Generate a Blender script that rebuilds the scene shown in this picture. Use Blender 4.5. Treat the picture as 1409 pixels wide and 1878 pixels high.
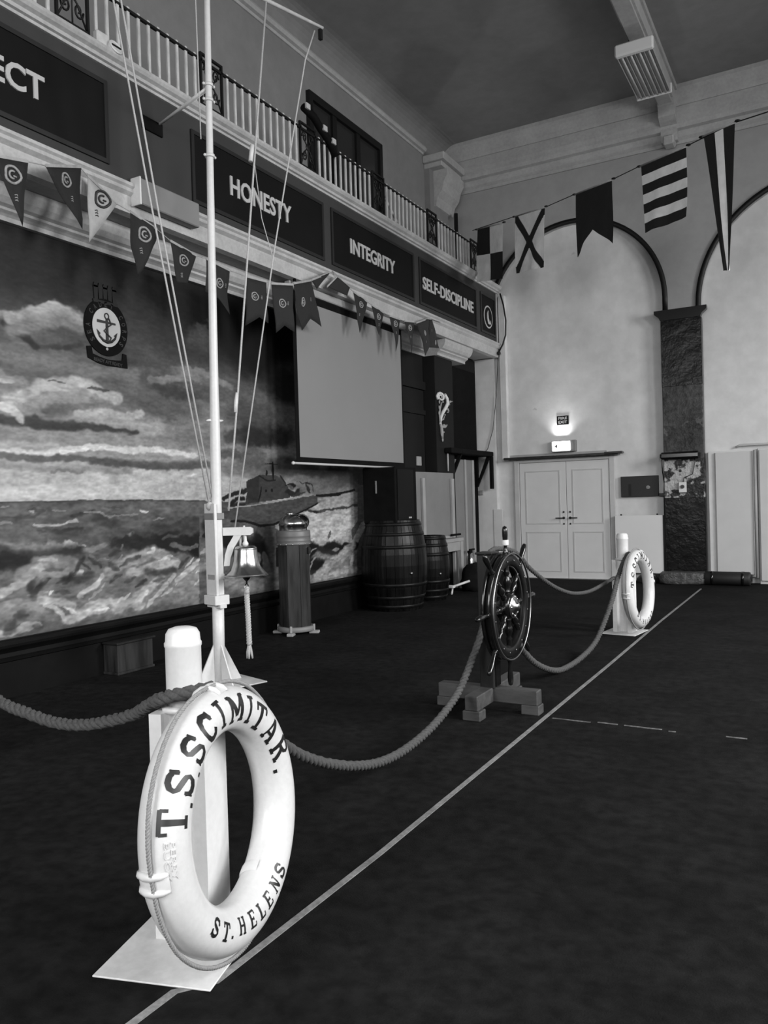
import bpy, bmesh, math, random
import numpy as np
from mathutils import Matrix, Vector, noise
from math import sin, cos, pi, radians, sqrt, atan2, hypot
random.seed(7)
for o in list(bpy.data.objects): bpy.data.objects.remove(o)
SC = bpy.context.scene
COL = SC.collection
# ---------------------------------------------------------------- camera
def make_camera():
    yaw, pitch, roll = radians(29.47684563), radians(-0.78198482), radians(-1.65919064)
    f = Vector((-sin(yaw)*cos(pitch), cos(yaw)*cos(pitch), sin(pitch)))
    r = Vector((cos(yaw), sin(yaw), 0)); u = r.cross(f)
    r2 = cos(roll)*r + sin(roll)*u; u2 = -sin(roll)*r + cos(roll)*u
    M = Matrix((r2, u2, -f)).transposed().to_4x4(); M.translation = (0, 0, 1.4)
    cd = bpy.data.cameras.new('camera'); co = bpy.data.objects.new('camera', cd); COL.objects.link(co)
    cd.sensor_fit = 'VERTICAL'; cd.sensor_height = 36.0; cd.lens = 36.0*1453.99459/1878
    cd.clip_start = 0.05; cd.clip_end = 100
    co.matrix_world = M; SC.camera = co
make_camera()
# ---------------------------------------------------------------- light and exposure
SC.view_settings.view_transform = 'Standard'; SC.view_settings.look = 'None'
SC.view_settings.gamma = 1.0; SC.view_settings.use_curve_mapping = False
SC.view_settings.exposure = 1.15
wd = bpy.data.worlds.new('world'); SC.world = wd; wd.use_nodes = True
wd.node_tree.nodes['Background'].inputs[0].default_value = (.8, .8, .8, 1)
wd.node_tree.nodes['Background'].inputs[1].default_value = 0.02
def area(name, loc, rot, sx, sy, power, spread=180):
    l = bpy.data.lights.new(name, 'AREA'); l.shape = 'RECTANGLE'; l.size = sx; l.size_y = sy
    l.energy = power; l.spread = radians(spread)
    o = bpy.data.objects.new(name, l); COL.objects.link(o); o.location = loc; o.rotation_euler = rot
    return o
WIN = [(-0.6, 4.0), (3.9, 4.0), (8.4, 4.0)]          # tall windows of the right wall: centre y, centre z
for i, (wy, wz) in enumerate(WIN):                   # daylight falls in and down through each of them
    area('window_daylight', (6.28, wy, wz), (0, radians(55), 0), 3.2, 2.2, (110, 230, 250)[i], 150)
for wx in (-3.2, 1.6):                               # and through the two of the wall behind the camera
    area('window_daylight', (wx, -4.28, 3.8), (radians(62), 0, 0), 2.2, 3.2, 120, 150)
# ---------------------------------------------------------------- materials
def S2L(v):
    v /= 255.0
    return v/12.92 if v <= .04045 else ((v+.055)/1.055)**2.4
MATS = {}
def mat(name, g, rough=.6, metal=0.0, nz=None, bump=None, coat=0.0, stretch=(1, 1, 1), wear=None, spec=.5):
    m = bpy.data.materials.new(name); m.use_nodes = True; MATS[name] = m
    nt = m.node_tree; N = nt.nodes; L = nt.links; b = N['Principled BSDF']
    b.inputs['Base Color'].default_value = (g, g, g, 1)
    b.inputs['Roughness'].default_value = rough; b.inputs['Metallic'].default_value = metal
    b.inputs['Coat Weight'].default_value = coat; b.inputs['Coat Roughness'].default_value = .12
    b.inputs['Specular IOR Level'].default_value = spec
    tc = N.new('ShaderNodeTexCoord'); mp = N.new('ShaderNodeMapping'); mp.inputs['Scale'].default_value = stretch
    L.new(tc.outputs['Object'], mp.inputs['Vector'])
    def tex(sc, det=6):
        t = N.new('ShaderNodeTexNoise'); t.inputs['Scale'].default_value = sc; t.inputs['Detail'].default_value = det
        t.inputs['Roughness'].default_value = .6; L.new(mp.outputs[0], t.inputs['Vector']); return t
    def ramp(src, p0, v0, p1, v1):
        r = N.new('ShaderNodeMapRange'); r.inputs['From Min'].default_value = p0; r.inputs['From Max'].default_value = p1
        r.inputs['To Min'].default_value = v0; r.inputs['To Max'].default_value = v1; L.new(src, r.inputs['Value']); return r.outputs[0]
    last = None
    if nz:
        last = ramp(tex(nz[0]).outputs['Fac'], .3, g*(1-nz[1]), .7, g*(1+nz[1]))
        if len(nz) > 2:
            l2 = ramp(tex(nz[2], 3).outputs['Fac'], .35, 1-nz[3], .65, 1+nz[3])
            mm = N.new('ShaderNodeMath'); mm.operation = 'MULTIPLY'; L.new(last, mm.inputs[0]); L.new(l2, mm.inputs[1]); last = mm.outputs[0]
    if wear:                                   # (scale, threshold, value): chips of another grey
        f = ramp(tex(wear[0]).outputs['Fac'], wear[1], 0, wear[1]+.04, 1)
        mx = N.new('ShaderNodeMix'); mx.data_type = 'FLOAT'
        L.new(f, mx.inputs[0]); mx.inputs[3].default_value = wear[2]
        if last: L.new(last, mx.inputs[2])
        else: mx.inputs[2].default_value = g
        last = mx.outputs[0]
    if last: L.new(last, b.inputs['Base Color'])
    if bump:
        bp = N.new('ShaderNodeBump'); bp.inputs['Strength'].default_value = bump[1]; bp.inputs['Distance'].default_value = bump[2] if len(bump) > 2 else .01
        L.new(tex(bump[0]).outputs['Fac'], bp.inputs['Height']); L.new(bp.outputs[0], b.inputs['Normal'])
    return m
def emis(name, g, s):
    m = bpy.data.materials.new(name); m.use_nodes = True; b = m.node_tree.nodes['Principled BSDF']
    b.inputs['Base Color'].default_value = (g, g, g, 1)
    b.inputs['Emission Color'].default_value = (1, 1, 1, 1); b.inputs['Emission Strength'].default_value = s
    return m
carpet = mat('carpet', .0085, .95, nz=(1.6, .4, 14, .35), bump=(160, .6, .006), spec=.08, wear=(11, .735, .022))
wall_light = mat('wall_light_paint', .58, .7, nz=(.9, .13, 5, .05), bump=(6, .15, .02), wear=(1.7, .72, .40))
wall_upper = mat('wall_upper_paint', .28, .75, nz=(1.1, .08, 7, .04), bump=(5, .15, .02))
wall_above = mat('wall_balcony_paint', .18, .75, nz=(1.1, .10, 7, .04), bump=(5, .15, .02))
wall_dim = mat('wall_side_paint', .38, .75, nz=(1.1, .08), bump=(5, .15, .02))
ceil_m = mat('ceiling_paint', .19, .85, nz=(.7, .12, 6, .05), bump=(4, .2, .03), wear=(1.6, .735, .09))
plaster = mat('moulded_plaster', .34, .7, nz=(3, .12, 25, .06), bump=(14, .3, .01))
plaster_b = mat('balcony_plaster', .38, .65, nz=(4, .15, 30, .08), bump=(22, .4, .008))
frieze_m = mat('frieze_paint', .042, .7, nz=(3, .06), spec=.15)
panel_m = mat('panel_black', .005, .6, nz=(3, .2), spec=.12)
panel_edge = mat('panel_moulding', .012, .45, spec=.4)
letter_m = mat('letter_grey', .42, .6)
white_p = mat('white_paint', .60, .38, nz=(7, .05, 40, .03), bump=(30, .12, .004), wear=(9, .73, .45))
white_r = mat('ring_white', .56, .30, nz=(5, .05, 60, .03), bump=(90, .10, .003), wear=(14, .745, .45))
plate_m = mat('plate_white', .58, .45, nz=(6, .12, 40, .05), bump=(25, .2, .004), wear=(7, .68, .38))
ink = mat('black_lettering', .008, .45, wear=(60, .70, .12))
grab_m = mat('grab_line_cord', .22, .8, nz=(150, .2), bump=(240, .4, .002))
collar_m = mat('binnacle_collar_paint', .12, .45, nz=(6, .1))
rope_m = mat('rope_hemp', .060, .9, nz=(120, .3), bump=(200, .5, .004))
line_m = mat('white_cord', .42, .8, nz=(150, .2), bump=(240, .4, .002))
tape_m = mat('floor_tape', .19, .7, nz=(9, .3, 60, .2))
tape_w = mat('worn_floor_tape', .11, .8, nz=(16, .8, 60, .3))
black_m = mat('black_gloss', .005, .2, nz=(8, .3))
black_d = mat('black_matt', .005, .8, nz=(8, .3), spec=.08)
wain_m = mat('wainscot_black', .004, .6, nz=(5, .3), spec=.12, bump=(9, .1, .01))
wood_d = mat('dark_wood', .014, .35, nz=(14, .5), bump=(30, .2, .004), stretch=(1, 1, .12), coat=.2)
wood_b = mat('barrel_wood', .004, .32, nz=(18, .7, 4, .5), bump=(34, .35, .006), stretch=(1, 1, .1), spec=.16)
wood_m = mat('varnished_wood', .026, .28, nz=(16, .75), bump=(30, .2, .004), stretch=(1, 1, .12), coat=.3)
wood_f = mat('foot_wood', .05, .5, nz=(16, .4), bump=(30, .2, .004), stretch=(.3, 1, 1))
wheel_f = mat('wheel_face_wood', .005, .42, nz=(14, .4), spec=.2)
wheel_m = mat('wheel_wood', .006, .2, nz=(14, .4), coat=.35, spec=.35)
hoop_m = mat('iron_hoop', .005, .4, nz=(20, .5), bump=(40, .2, .003), spec=.16)
brass = mat('polished_brass', .50, .22, metal=1.0, nz=(9, .15), bump=(20, .1, .004))
brass_d = mat('dull_brass', .26, .34, metal=1.0, nz=(9, .2))
steel = mat('steel', .5, .3, metal=1.0)
canvas = mat('screen_cloth', .20, .85, nz=(1.5, .03))
cloth_d = mat('pennant_dark', .009, .85, bump=(30, .4, .01), nz=(9, .15))
cloth_l = mat('pennant_light', .34, .85, bump=(30, .4, .01), nz=(9, .12))
badge_l = mat('badge_light', .26, .8, nz=(60, .3))
header_m = mat('pennant_header', .30, .8, nz=(20, .2))
flag_d = mat('flag_dark', .009, .85, bump=(9, .6, .02), nz=(7, .15))
flag_w = mat('flag_white', .78, .85, bump=(9, .6, .02), nz=(7, .10))
baluster_m = mat('baluster_paint', .50, .5, nz=(12, .15))
iron_m = mat('black_iron', .006, .5, spec=.3)
door_m = mat('door_paint', .56, .5, nz=(2.5, .05))
frame_m = mat('door_frame_paint', .46, .5, nz=(6, .08))
board_m = mat('board_white', .62, .5, nz=(2.5, .03))
grey_m = mat('grey_panel', .18, .6, nz=(3, .08))
grey_l = mat('light_grey_panel', .30, .6, nz=(5, .1))
grey_d = mat('dark_grey_panel', .013, .6, nz=(3, .1))
dadow = mat('alcove_dark_paint', .013, .75, nz=(3, .1), spec=.1)
stone_m = mat('flaking_pillar_paint', .028, .35, nz=(3, .7, 14, .4), bump=(6, .8, .03), wear=(5, .60, .075), spec=.3)
stone_d = mat('black_pillar_paint', .005, .25, nz=(5, .5), bump=(4, .5, .03), spec=.2)
stone_l = mat('patchy_pillar_paint', .03, .3, nz=(5, .6, 24, .4), bump=(9, 1.0, .05), wear=(5, .47, .40), spec=.35)
tin_m = mat('cupboard_paint', .50, .55, nz=(3, .05))
sheet_m = mat('plastic_sheet', .06, .28, nz=(9, .5), bump=(12, 1, .03))
glass_m = mat('dark_glass', .020, .2)
exit_e = emis('exit_light', .9, 6.0)
lamp_m = mat('lamp_white', .6, .35)
tube_m = mat('lamp_tube', .42, .4)
# ---------------------------------------------------------------- mesh tools
def rotz(a): return Matrix.Rotation(a, 4, 'Z')
def frame(o, x, y, z):
    m = Matrix((x, y, z)).transposed().to_4x4(); m.translation = o; return m
class MB:
    def __init__(s): s.v = []; s.f = []; s.sm = []; s.mi = []
    def add(s, vs, fs, smooth=False, mi=0, M=None):
        b = len(s.v)
        s.v += [tuple(M @ Vector(p)) if M is not None else tuple(p) for p in vs]
        s.f += [tuple(i+b for i in f) for f in fs]; s.sm += [smooth]*len(fs); s.mi += [mi]*len(fs); return s
    def box(s, lo, hi, M=None, mi=0):
        x0, y0, z0 = lo; x1, y1, z1 = hi
        v = [(x0,y0,z0),(x1,y0,z0),(x1,y1,z0),(x0,y1,z0),(x0,y0,z1),(x1,y0,z1),(x1,y1,z1),(x0,y1,z1)]
        return s.add(v, [(0,3,2,1),(4,5,6,7),(0,1,5,4),(1,2,6,5),(2,3,7,6),(3,0,4,7)], False, mi, M)
    def cbox(s, c, d, M=None, mi=0):
        return s.box([c[i]-d[i]/2 for i in range(3)], [c[i]+d[i]/2 for i in range(3)], M, mi)
    def bbox(s, lo, hi, b=.004, M=None):       # box with chamfered edges
        bm = bmesh.new(); bmesh.ops.create_cube(bm, size=1)
        for v in bm.verts: v.co = Vector([lo[i]+(v.co[i]+.5)*(hi[i]-lo[i]) for i in range(3)])
        bmesh.ops.bevel(bm, geom=bm.edges[:], offset=b, segments=1, affect='EDGES', profile=.5)
        bm.verts.index_update()
        s.add([v.co.copy() for v in bm.verts], [[v.index for v in f.verts] for f in bm.faces], False, 0, M); bm.free(); return s
    def prism(s, poly, z0, z1, M=None, mi=0, smooth=False):    # polygon in xy extruded along z
        n = len(poly)
        a = sum(poly[i][0]*poly[(i+1)%n][1]-poly[(i+1)%n][0]*poly[i][1] for i in range(n))
        if a < 0: poly = poly[::-1]
        v = [(x,y,z0) for x,y in poly]+[(x,y,z1) for x,y in poly]
        f = [tuple(range(n))[::-1], tuple(range(n,2*n))]
        s.add(v, f, False, mi, M); b = len(s.v)-2*n
        for i in range(n):
            j = (i+1)%n; s.f.append((b+i,b+j,b+n+j,b+n+i)); s.sm.append(smooth); s.mi.append(mi)
        return s
    def lathe(s, prof, n=24, M=None, mi=0, cap=True, a0=0, a1=2*pi):    # prof: (r, z) bottom to top
        full = abs(a1-a0-2*pi) < 1e-6; m = n if full else n+1; v = []
        for r, z in prof:
            for k in range(m):
                a = a0+(a1-a0)*k/n; v.append((r*cos(a), r*sin(a), z))
        f = []
        for i in range(len(prof)-1):
            for k in range(n):
                k2 = (k+1)%m if full else k+1
                f.append((i*m+k, i*m+k2, (i+1)*m+k2, (i+1)*m+k))
        s.add(v, f, True, mi, M); b = len(s.v)-len(v)
        if cap and full:
            s.f.append(tuple(b+k for k in range(m))[::-1]); s.f.append(tuple(b+(len(prof)-1)*m+k for k in range(m))); s.sm += [False]*2; s.mi += [mi]*2
        return s
    def tube(s, pts, r, n=8, M=None, mi=0, closed=False, cap=True):
        P = [Vector(p) for p in pts]; L = len(P); R = r if hasattr(r, '__len__') else [r]*L
        T = []
        for i in range(L):
            if closed: t = P[(i+1)%L]-P[i-1]
            else: t = P[min(i+1,L-1)]-P[max(i-1,0)]
            T.append(t.normalized())
        up = Vector((0,0,1)) if abs(T[0].z) < .9 else Vector((1,0,0))
        u = (up-T[0]*up.dot(T[0])).normalized(); v = []
        for i in range(L):
            u = (u-T[i]*u.dot(T[i])).normalized(); w = T[i].cross(u)
            for k in range(n):
                a = 2*pi*k/n; v.append(P[i]+(u*cos(a)+w*sin(a))*R[i])
        f = []
        for i in range(L if closed else L-1):
            j = (i+1)%L
            for k in range(n):
                k2 = (k+1)%n; f.append((i*n+k, i*n+k2, j*n+k2, j*n+k))
        s.add(v, f, True, mi, M)
        if not closed and cap:
            b = len(s.v)-len(v); s.f.append(tuple(b+k for k in range(n))[::-1]); s.f.append(tuple(b+(L-1)*n+k for k in range(n))); s.sm += [False]*2; s.mi += [mi]*2
        return s
    def torus(s, R, r, n=64, m=20, M=None, mi=0):
        v = []; f = []
        for i in range(n):
            a = 2*pi*i/n
            for k in range(m):
                p = 2*pi*k/m; q = R+r*cos(p); v.append((q*cos(a), q*sin(a), r*sin(p)))
        for i in range(n):
            for k in range(m):
                f.append((i*m+k, ((i+1)%n)*m+k, ((i+1)%n)*m+(k+1)%m, i*m+(k+1)%m))
        return s.add(v, f, True, mi, M)
    def sweep(s, prof, y0, y1, mi=0, axis='y', close=False):      # profile polygon swept straight; axis y: (x,z), axis x: (y,z)
        n = len(prof)
        if axis == 'y': v = [(p[0],y0,p[1]) for p in prof]+[(p[0],y1,p[1]) for p in prof]
        else: v = [(y0,p[0],p[1]) for p in prof]+[(y1,p[0],p[1]) for p in prof]
        f = [(i,(i+1)%n,n+(i+1)%n,n+i) for i in range(n if close else n)]
        f += [tuple(range(n)), tuple(range(n,2*n))[::-1]]
        return s.add(v, f, False, mi)
    def sphere(s, c, r, n=16, m=10, mi=0, M=None):
        if not hasattr(r, '__len__'): r = (r,r,r)
        v = [(c[0],c[1],c[2]-r[2])]; f = []
        for i in range(1,m):
            t = pi*i/m-pi/2
            for k in range(n):
                a = 2*pi*k/n; v.append((c[0]+r[0]*cos(t)*cos(a), c[1]+r[1]*cos(t)*sin(a), c[2]+r[2]*sin(t)))
        v.append((c[0],c[1],c[2]+r[2])); t = len(v)-1
        for k in range(n): f.append((0,1+(k+1)%n,1+k)); f.append((t,1+(m-2)*n+k,1+(m-2)*n+(k+1)%n))
        for i in range(m-2):
            for k in range(n): f.append((1+i*n+k,1+i*n+(k+1)%n,1+(i+1)*n+(k+1)%n,1+(i+1)*n+k))
        return s.add(v, f, True, mi, M)
ROOTM = {}
def tag(o, label=None, cat=None, group=None, kind=None):
    if label: o['label'] = label
    if cat: o['category'] = cat
    if group: o['group'] = group
    if kind: o['kind'] = kind
    return o
def obj(name, mb, m, parent=None, origin=None, world=True, label=None, kind=None, fix=False):
    me = bpy.data.meshes.new(name)
    vs = mb.v
    o = bpy.data.objects.new(name, me); COL.objects.link(o)
    if parent is not None:
        o.parent = parent; Mr = ROOTM[parent]
        if world: I = Mr.inverted(); vs = [tuple(I @ Vector(p)) for p in vs]
        ROOTM[o] = Mr
    else:
        org = Vector(origin) if origin is not None else Vector((0,0,0))
        o.location = org; ROOTM[o] = Matrix.Translation(org)
        if origin is not None and world: vs = [tuple(Vector(p)-org) for p in vs]
    me.from_pydata(vs, [], mb.f)
    me.polygons.foreach_set('use_smooth', mb.sm); me.polygons.foreach_set('material_index', mb.mi)
    for q in (m if isinstance(m, (list, tuple)) else [m]): me.materials.append(q)
    if fix:
        bm = bmesh.new(); bm.from_mesh(me); bmesh.ops.recalc_face_normals(bm, faces=bm.faces[:]); bm.to_mesh(me); bm.free()
    me.update()
    if label: o['label'] = label
    if kind: o['kind'] = kind
    return o
def thing(name, label, cat, loc=(0,0,0), rz=0, group=None, kind=None):
    o = bpy.data.objects.new(name, None); COL.objects.link(o); o.empty_display_size = .1
    o.location = loc; o.rotation_euler = (0,0,rz); ROOTM[o] = Matrix.Translation(Vector(loc)) @ rotz(rz)
    return tag(o, label, cat, group, kind)
def struct(name, mb, m, origin=None, parent=None, fix=True):
    o = obj(name, mb, m, parent, origin, fix=fix)
    if parent is None: o['kind'] = 'structure'
    return o
def copy_part(src, parent, dl=(0,0,0)):
    c = src.copy(); COL.objects.link(c); c.parent = parent; c.location = Vector(src.location)+Vector(dl)
    ROOTM[c] = ROOTM.get(parent, Matrix()); return c
def text_mesh(s, bold=.0, res=3, depth=0.0, spacing=1.0):
    cu = bpy.data.curves.new('txt', 'FONT'); cu.body = s; cu.size = 1; cu.offset = bold; cu.resolution_u = res
    cu.extrude = depth; cu.space_character = spacing
    o = bpy.data.objects.new('txt', cu); COL.objects.link(o); dg = bpy.context.evaluated_depsgraph_get(); dg.update()
    me = bpy.data.meshes.new_from_object(o.evaluated_get(dg)); bpy.data.objects.remove(o)
    v = [tuple(p.co) for p in me.vertices]; f = [tuple(p.vertices) for p in me.polygons]; bpy.data.meshes.remove(me)
    return v, f
def fit_text(s, w, h, d=.006, bold=.012, spacing=1.0):      # centred text fitted to w x h, in xy, depth along z
    v, f = text_mesh(s, bold, 3, .5, spacing)
    xs = [p[0] for p in v]; ys = [p[1] for p in v]; zs = [p[2] for p in v]
    sx = w/(max(xs)-min(xs)); sy = h/(max(ys)-min(ys)); cx = (max(xs)+min(xs))/2; cy = (max(ys)+min(ys))/2
    z0 = min(zs); dz = max(zs)-z0 or 1
    return [((p[0]-cx)*sx, (p[1]-cy)*sy, (p[2]-z0)/dz*d) for p in v], f
# wall-facing frames: local x = +Y (reads left to right on the left wall), local y = +Z, local z = +X
def on_left(x, y, z): return frame(Vector((x,y,z)), Vector((0,1,0)), Vector((0,0,1)), Vector((1,0,0)))
def on_end(x, y, z): return frame(Vector((x,y,z)), Vector((1,0,0)), Vector((0,0,1)), Vector((0,-1,0)))
def rope_mesh(pts, R, pitch=.16, seg=.02, strands=3):
    P = [Vector(p) for p in pts]
    out = []                                             # Catmull-Rom resample
    for i in range(len(P)-1):
        a, b, c, d = P[max(i-1,0)], P[i], P[i+1], P[min(i+2,len(P)-1)]
        n = max(2, int((c-b).length/seg))
        for k in range(n):
            t = k/n; out.append(.5*((2*b)+(c-a)*t+(2*a-5*b+4*c-d)*t*t+(3*b-a-3*c+d)*t**3))
    out.append(P[-1]); mb = MB(); s = 0; U = []
    for i in range(len(out)):
        t = (out[min(i+1,len(out)-1)]-out[max(i-1,0)]).normalized()
        up = Vector((0,0,1)) if abs(t.z) < .95 else Vector((1,0,0))
        u = (up-t*up.dot(t)).normalized() if not U else (U[-1][0]-t*U[-1][0].dot(t)).normalized()
        U.append((u, t.cross(u)))
    D = [0]
    for i in range(1,len(out)): D.append(D[-1]+(out[i]-out[i-1]).length)
    for q in range(strands):
        pp = []
        for i in range(len(out)):
            a = 2*pi*(D[i]/pitch+q/strands); pp.append(out[i]+(U[i][0]*cos(a)+U[i][1]*sin(a))*R*.5)
        mb.tube(pp, R*.56, 7)
    return mb
# ================================================================ SETTING
XL, XM, XU, YE, XR, YB, ZC = -5.0, -5.45, -5.85, 13.05, 6.3, -4.3, 7.56     # balcony front, mural wall, upper wall, end wall, ...
struct('floor', MB().box((XU-.2, YB-.2, -.1), (XR+.2, YE+.2, 0)), carpet)
struct('ceiling', MB().box((XU-.2, YB-.2, ZC), (XR+.2, YE+.2, ZC+.12)), ceil_m)
struct('wall_left', MB().box((XM-.2, YB, 0), (XM, YE, 3.82)), dadow)
struct('wall_left_upper', MB().box((XU-.2, YB, 3.8), (XU, YE, ZC)), wall_above)
# end wall: one light lower zone with arched recesses, darker paint above
A1 = (-3.67, 4.47, 1.43); A2 = (-.02, 4.27, 1.68)
def arc(c, z, r, a0, a1, n=28): return [(c+r*cos(a0+(a1-a0)*i/n), z+r*sin(a0+(a1-a0)*i/n)) for i in range(n+1)]
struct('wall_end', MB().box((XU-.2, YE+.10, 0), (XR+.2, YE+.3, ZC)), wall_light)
mb = MB()       # the thick upper face with the two arches cut out of it (x, z outline swept in y)
def face_xz(poly, y0, y1):
    M = Matrix(((1,0,0,0),(0,0,-1,0),(0,1,0,0),(0,0,0,1)))
    mb.prism(poly, -y1, -y0, M)
lft = [(-5.1, 4.2)]+[(p[0], p[1]) for p in arc(A1[0], A1[1], A1[2], pi, 0)]+[(-2.24, 4.2)]
for i in range(len(lft)-1):
    a, b = lft[i], lft[i+1]
    if abs(b[0]-a[0]) > 1e-4: mb.add([(a[0],YE,a[1]),(b[0],YE,b[1]),(b[0],YE,6.9),(a[0],YE,6.9)], [(0,1,2,3)])
    mb.add([(a[0],YE,a[1]),(b[0],YE,b[1]),(b[0],YE+.1,b[1]),(a[0],YE+.1,a[1])], [(0,1,2,3)])
rgt = [(-1.70, 4.2)]+arc(A2[0], A2[1], A2[2], pi, 0)+[(1.66, 4.2)]
for i in range(len(rgt)-1):
    a, b = rgt[i], rgt[i+1]
    if abs(b[0]-a[0]) > 1e-4: mb.add([(a[0],YE,a[1]),(b[0],YE,b[1]),(b[0],YE,6.9),(a[0],YE,6.9)], [(0,1,2,3)])
    mb.add([(a[0],YE,a[1]),(b[0],YE,b[1]),(b[0],YE+.1,b[1]),(a[0],YE+.1,a[1])], [(0,1,2,3)])
mb.box((XU-.2, YE, 4.75), (-5.1, YE+.1, 6.9)); mb.box((-2.24, YE, 4.2), (-1.70, YE+.1, 6.9)); mb.box((1.66, YE, 4.2), (XR+.2, YE+.1, 6.9))
mb.box((XU-.2, YE, 6.9), (XR+.2, YE+.1, ZC))
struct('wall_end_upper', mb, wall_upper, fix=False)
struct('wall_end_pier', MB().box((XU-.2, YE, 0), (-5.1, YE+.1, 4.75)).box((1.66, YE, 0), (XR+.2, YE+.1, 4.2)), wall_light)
mr = MB(); wz0, wz1 = 2.1, 5.9
ys = [YB]
for wy, wz in WIN: ys += [wy-1.15, wy+1.15]
ys.append(YE)
for i in range(0, len(ys), 2): mr.box((XR, ys[i], 0), (XR+.25, ys[i+1], ZC))
for wy, wz in WIN: mr.box((XR, wy-1.15, 0), (XR+.25, wy+1.15, wz0)).box((XR, wy-1.15, wz1), (XR+.25, wy+1.15, ZC))
struct('wall_right', mr, wall_dim)
for wn, (wy, wz) in enumerate(WIN):
    m = MB(); X0 = XR+.08
    for y in (wy-1.15, wy-.38, wy+.32, wy+1.09): m.box((X0, y, wz0), (X0+.08, y+.06, wz1))
    for z in (wz0, wz0+1.25, wz0+2.5, wz1-.06): m.box((X0+.004, wy-1.15, z), (X0+.076, wy+1.15, z+.06))
    struct('window_%d' % (wn+1), m, frame_m)
mk = MB()
bx = [XU-.2, -4.35, -2.05, .45, 2.75, XR+.2]
for i in (0, 2, 4): mk.box((bx[i], YB-.25, 0), (bx[i+1], YB, ZC))
for i in (1, 3): mk.box((bx[i], YB-.25, 0), (bx[i+1], YB, 1.9)).box((bx[i], YB-.25, 5.6), (bx[i+1], YB, ZC))
struct('wall_front', mk, wall_dim)
for wn, (x0, x1) in enumerate(((-4.35, -2.05), (.45, 2.75))):
    m = MB(); Y0 = YB-.17
    for x in (x0, (x0+x1)/2-.03, x1-.06): m.box((x, Y0, 1.9), (x+.06, Y0+.08, 5.6))
    for z in (1.9, 3.1, 4.3, 5.54): m.box((x0, Y0+.004, z), (x1, Y0+.076, z+.06))
    struct('window_%d' % (wn+4), m, frame_m)
# end wall cornice, left wall cornice, ceiling beam
cp = [(YE, 6.77), (YE-.03, 6.77), (YE-.03, 6.82), (YE-.07, 6.86), (YE-.09, 6.93), (YE-.09, 6.945), (YE-.16, 6.96), (YE-.18, 7.02), (YE-.18, 7.06), (YE-.22, 7.10), (YE-.22, 7.26), (YE-.20, 7.28), (YE-.22, 7.34), (YE-.28, 7.44), (YE-.30, 7.50), (YE-.30, ZC), (YE, ZC)]
struct('trim_1', MB().sweep(cp, XU, XR, axis='x'), plaster)
up_ = [(XU, 7.16), (XU+.02, 7.16), (XU+.03, 7.19), (XU+.07, 7.20), (XU+.09, 7.24), (XU+.07, 7.28), (XU, 7.29)]
struct('trim_2', MB().sweep(up_, YB, 12.0), plaster)
struct('trim_9', MB().sweep([(XU, 7.29)]+[(XU+.30*(1-cos(a)), 7.29+.27*sin(a)) for a in [pi/2*i/8 for i in range(9)]]+[(XU, ZC)], YB, YE-.3), ceil_m)
m = MB(); m.box((-2.20, YB, 7.30), (-1.95, YE-.02, ZC)); m.box((-2.17, YB, 7.26), (-1.98, YE-.02, 7.30)); m.box((-2.23, YB, 7.48), (-1.92, YE-.02, ZC))
struct('trim_3', m, plaster)
# console under the beam, on the end wall
t = thing('beam_bracket', 'stepped plaster bracket carrying the ceiling beam over the end wall cornice', 'bracket', (-2.07, YE-.02, 6.8))
p = [(YE, 6.80), (YE-.12, 6.80), (YE-.15, 6.90), (YE-.15, 7.02), (YE-.34, 7.10), (YE-.36, 7.24), (YE-.46, 7.30), (YE, 7.30)]
obj('bracket_body', MB().sweep([(y-.02, z) for y, z in p], -2.19, -1.95, axis='x'), plaster, t, fix=True)
obj('bracket_pendant', MB().bbox((-2.15, YE-.26, 6.72), (-1.99, YE-.03, 6.86), .02), plaster, t)
# pier and console at the far end of the upper left wall
struct('trim_4', MB().box((XU, 12.05, 3.9), (XU+.10, 12.75, 7.05)), wall_above)
t = thing('cornice_console', 'thick plaster console bracket in the corner above the balcony end', 'bracket', (-5.7, 12.75, 6.5))
obj('console_cap', MB().bbox((XU, 11.98, 7.02), (-5.45, YE-.2, 7.14), .015).bbox((XU, 12.04, 6.94), (-5.52, YE-.2, 7.02), .01), plaster, t)
obj('console_scroll', MB().sweep([(XU+.005, 6.94), (-5.5, 6.94), (-5.5, 6.84), (-5.56, 6.74), (-5.60, 6.60), (-5.68, 6.50), (-5.72, 6.36), (XU+.005, 6.32)], 12.2, 12.9), plaster, t, fix=True)
struct('trim_7', MB().tube([(-5.60, 12.75, 6.36), (-5.60, 12.75, 5.4), (-5.60, 12.75, 3.95)], .035, 10), iron_m)

# ================================================================ BALCONY
bal = thing('balcony', 'overhanging balcony front with dark frieze, black name panels and pale moulded cornices', 'balcony', (XL, 8, 3.8))
obj('frieze', MB().box((XL-.08, YB+.02, 4.06), (XL, YE-.06, 4.95)), frieze_m, bal)
lo = [(XL-.08,4.07),(XL+.05,4.07),(XL+.05,4.045),(XL+.03,4.03),(XL+.035,4.0),(XL+.0,3.975),(XL+.0,3.93),(XL-.005,3.90),(XL-.01,3.865),(XL-.01,3.84),(XL-.08,3.83)]
obj('lower_cornice', MB().sweep(lo, YB+.02, YE-.01), plaster_b, bal, fix=True)
hi = [(XL-.12,4.935),(XL+.02,4.935),(XL+.025,4.955),(XL+.05,4.96),(XL+.055,4.985),(XL+.085,5.0),(XL+.10,5.02),(XL+.10,5.045),(XL+.07,5.05),(XL-.12,5.05)]
obj('upper_cornice', MB().sweep(hi, YB+.02, YE-.01), plaster_b, bal, fix=True)
obj('soffit', MB().box((XM+.01, YB+.02, 3.835), (XL-.07, YE-.01, 3.86)), plaster, bal)
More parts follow.
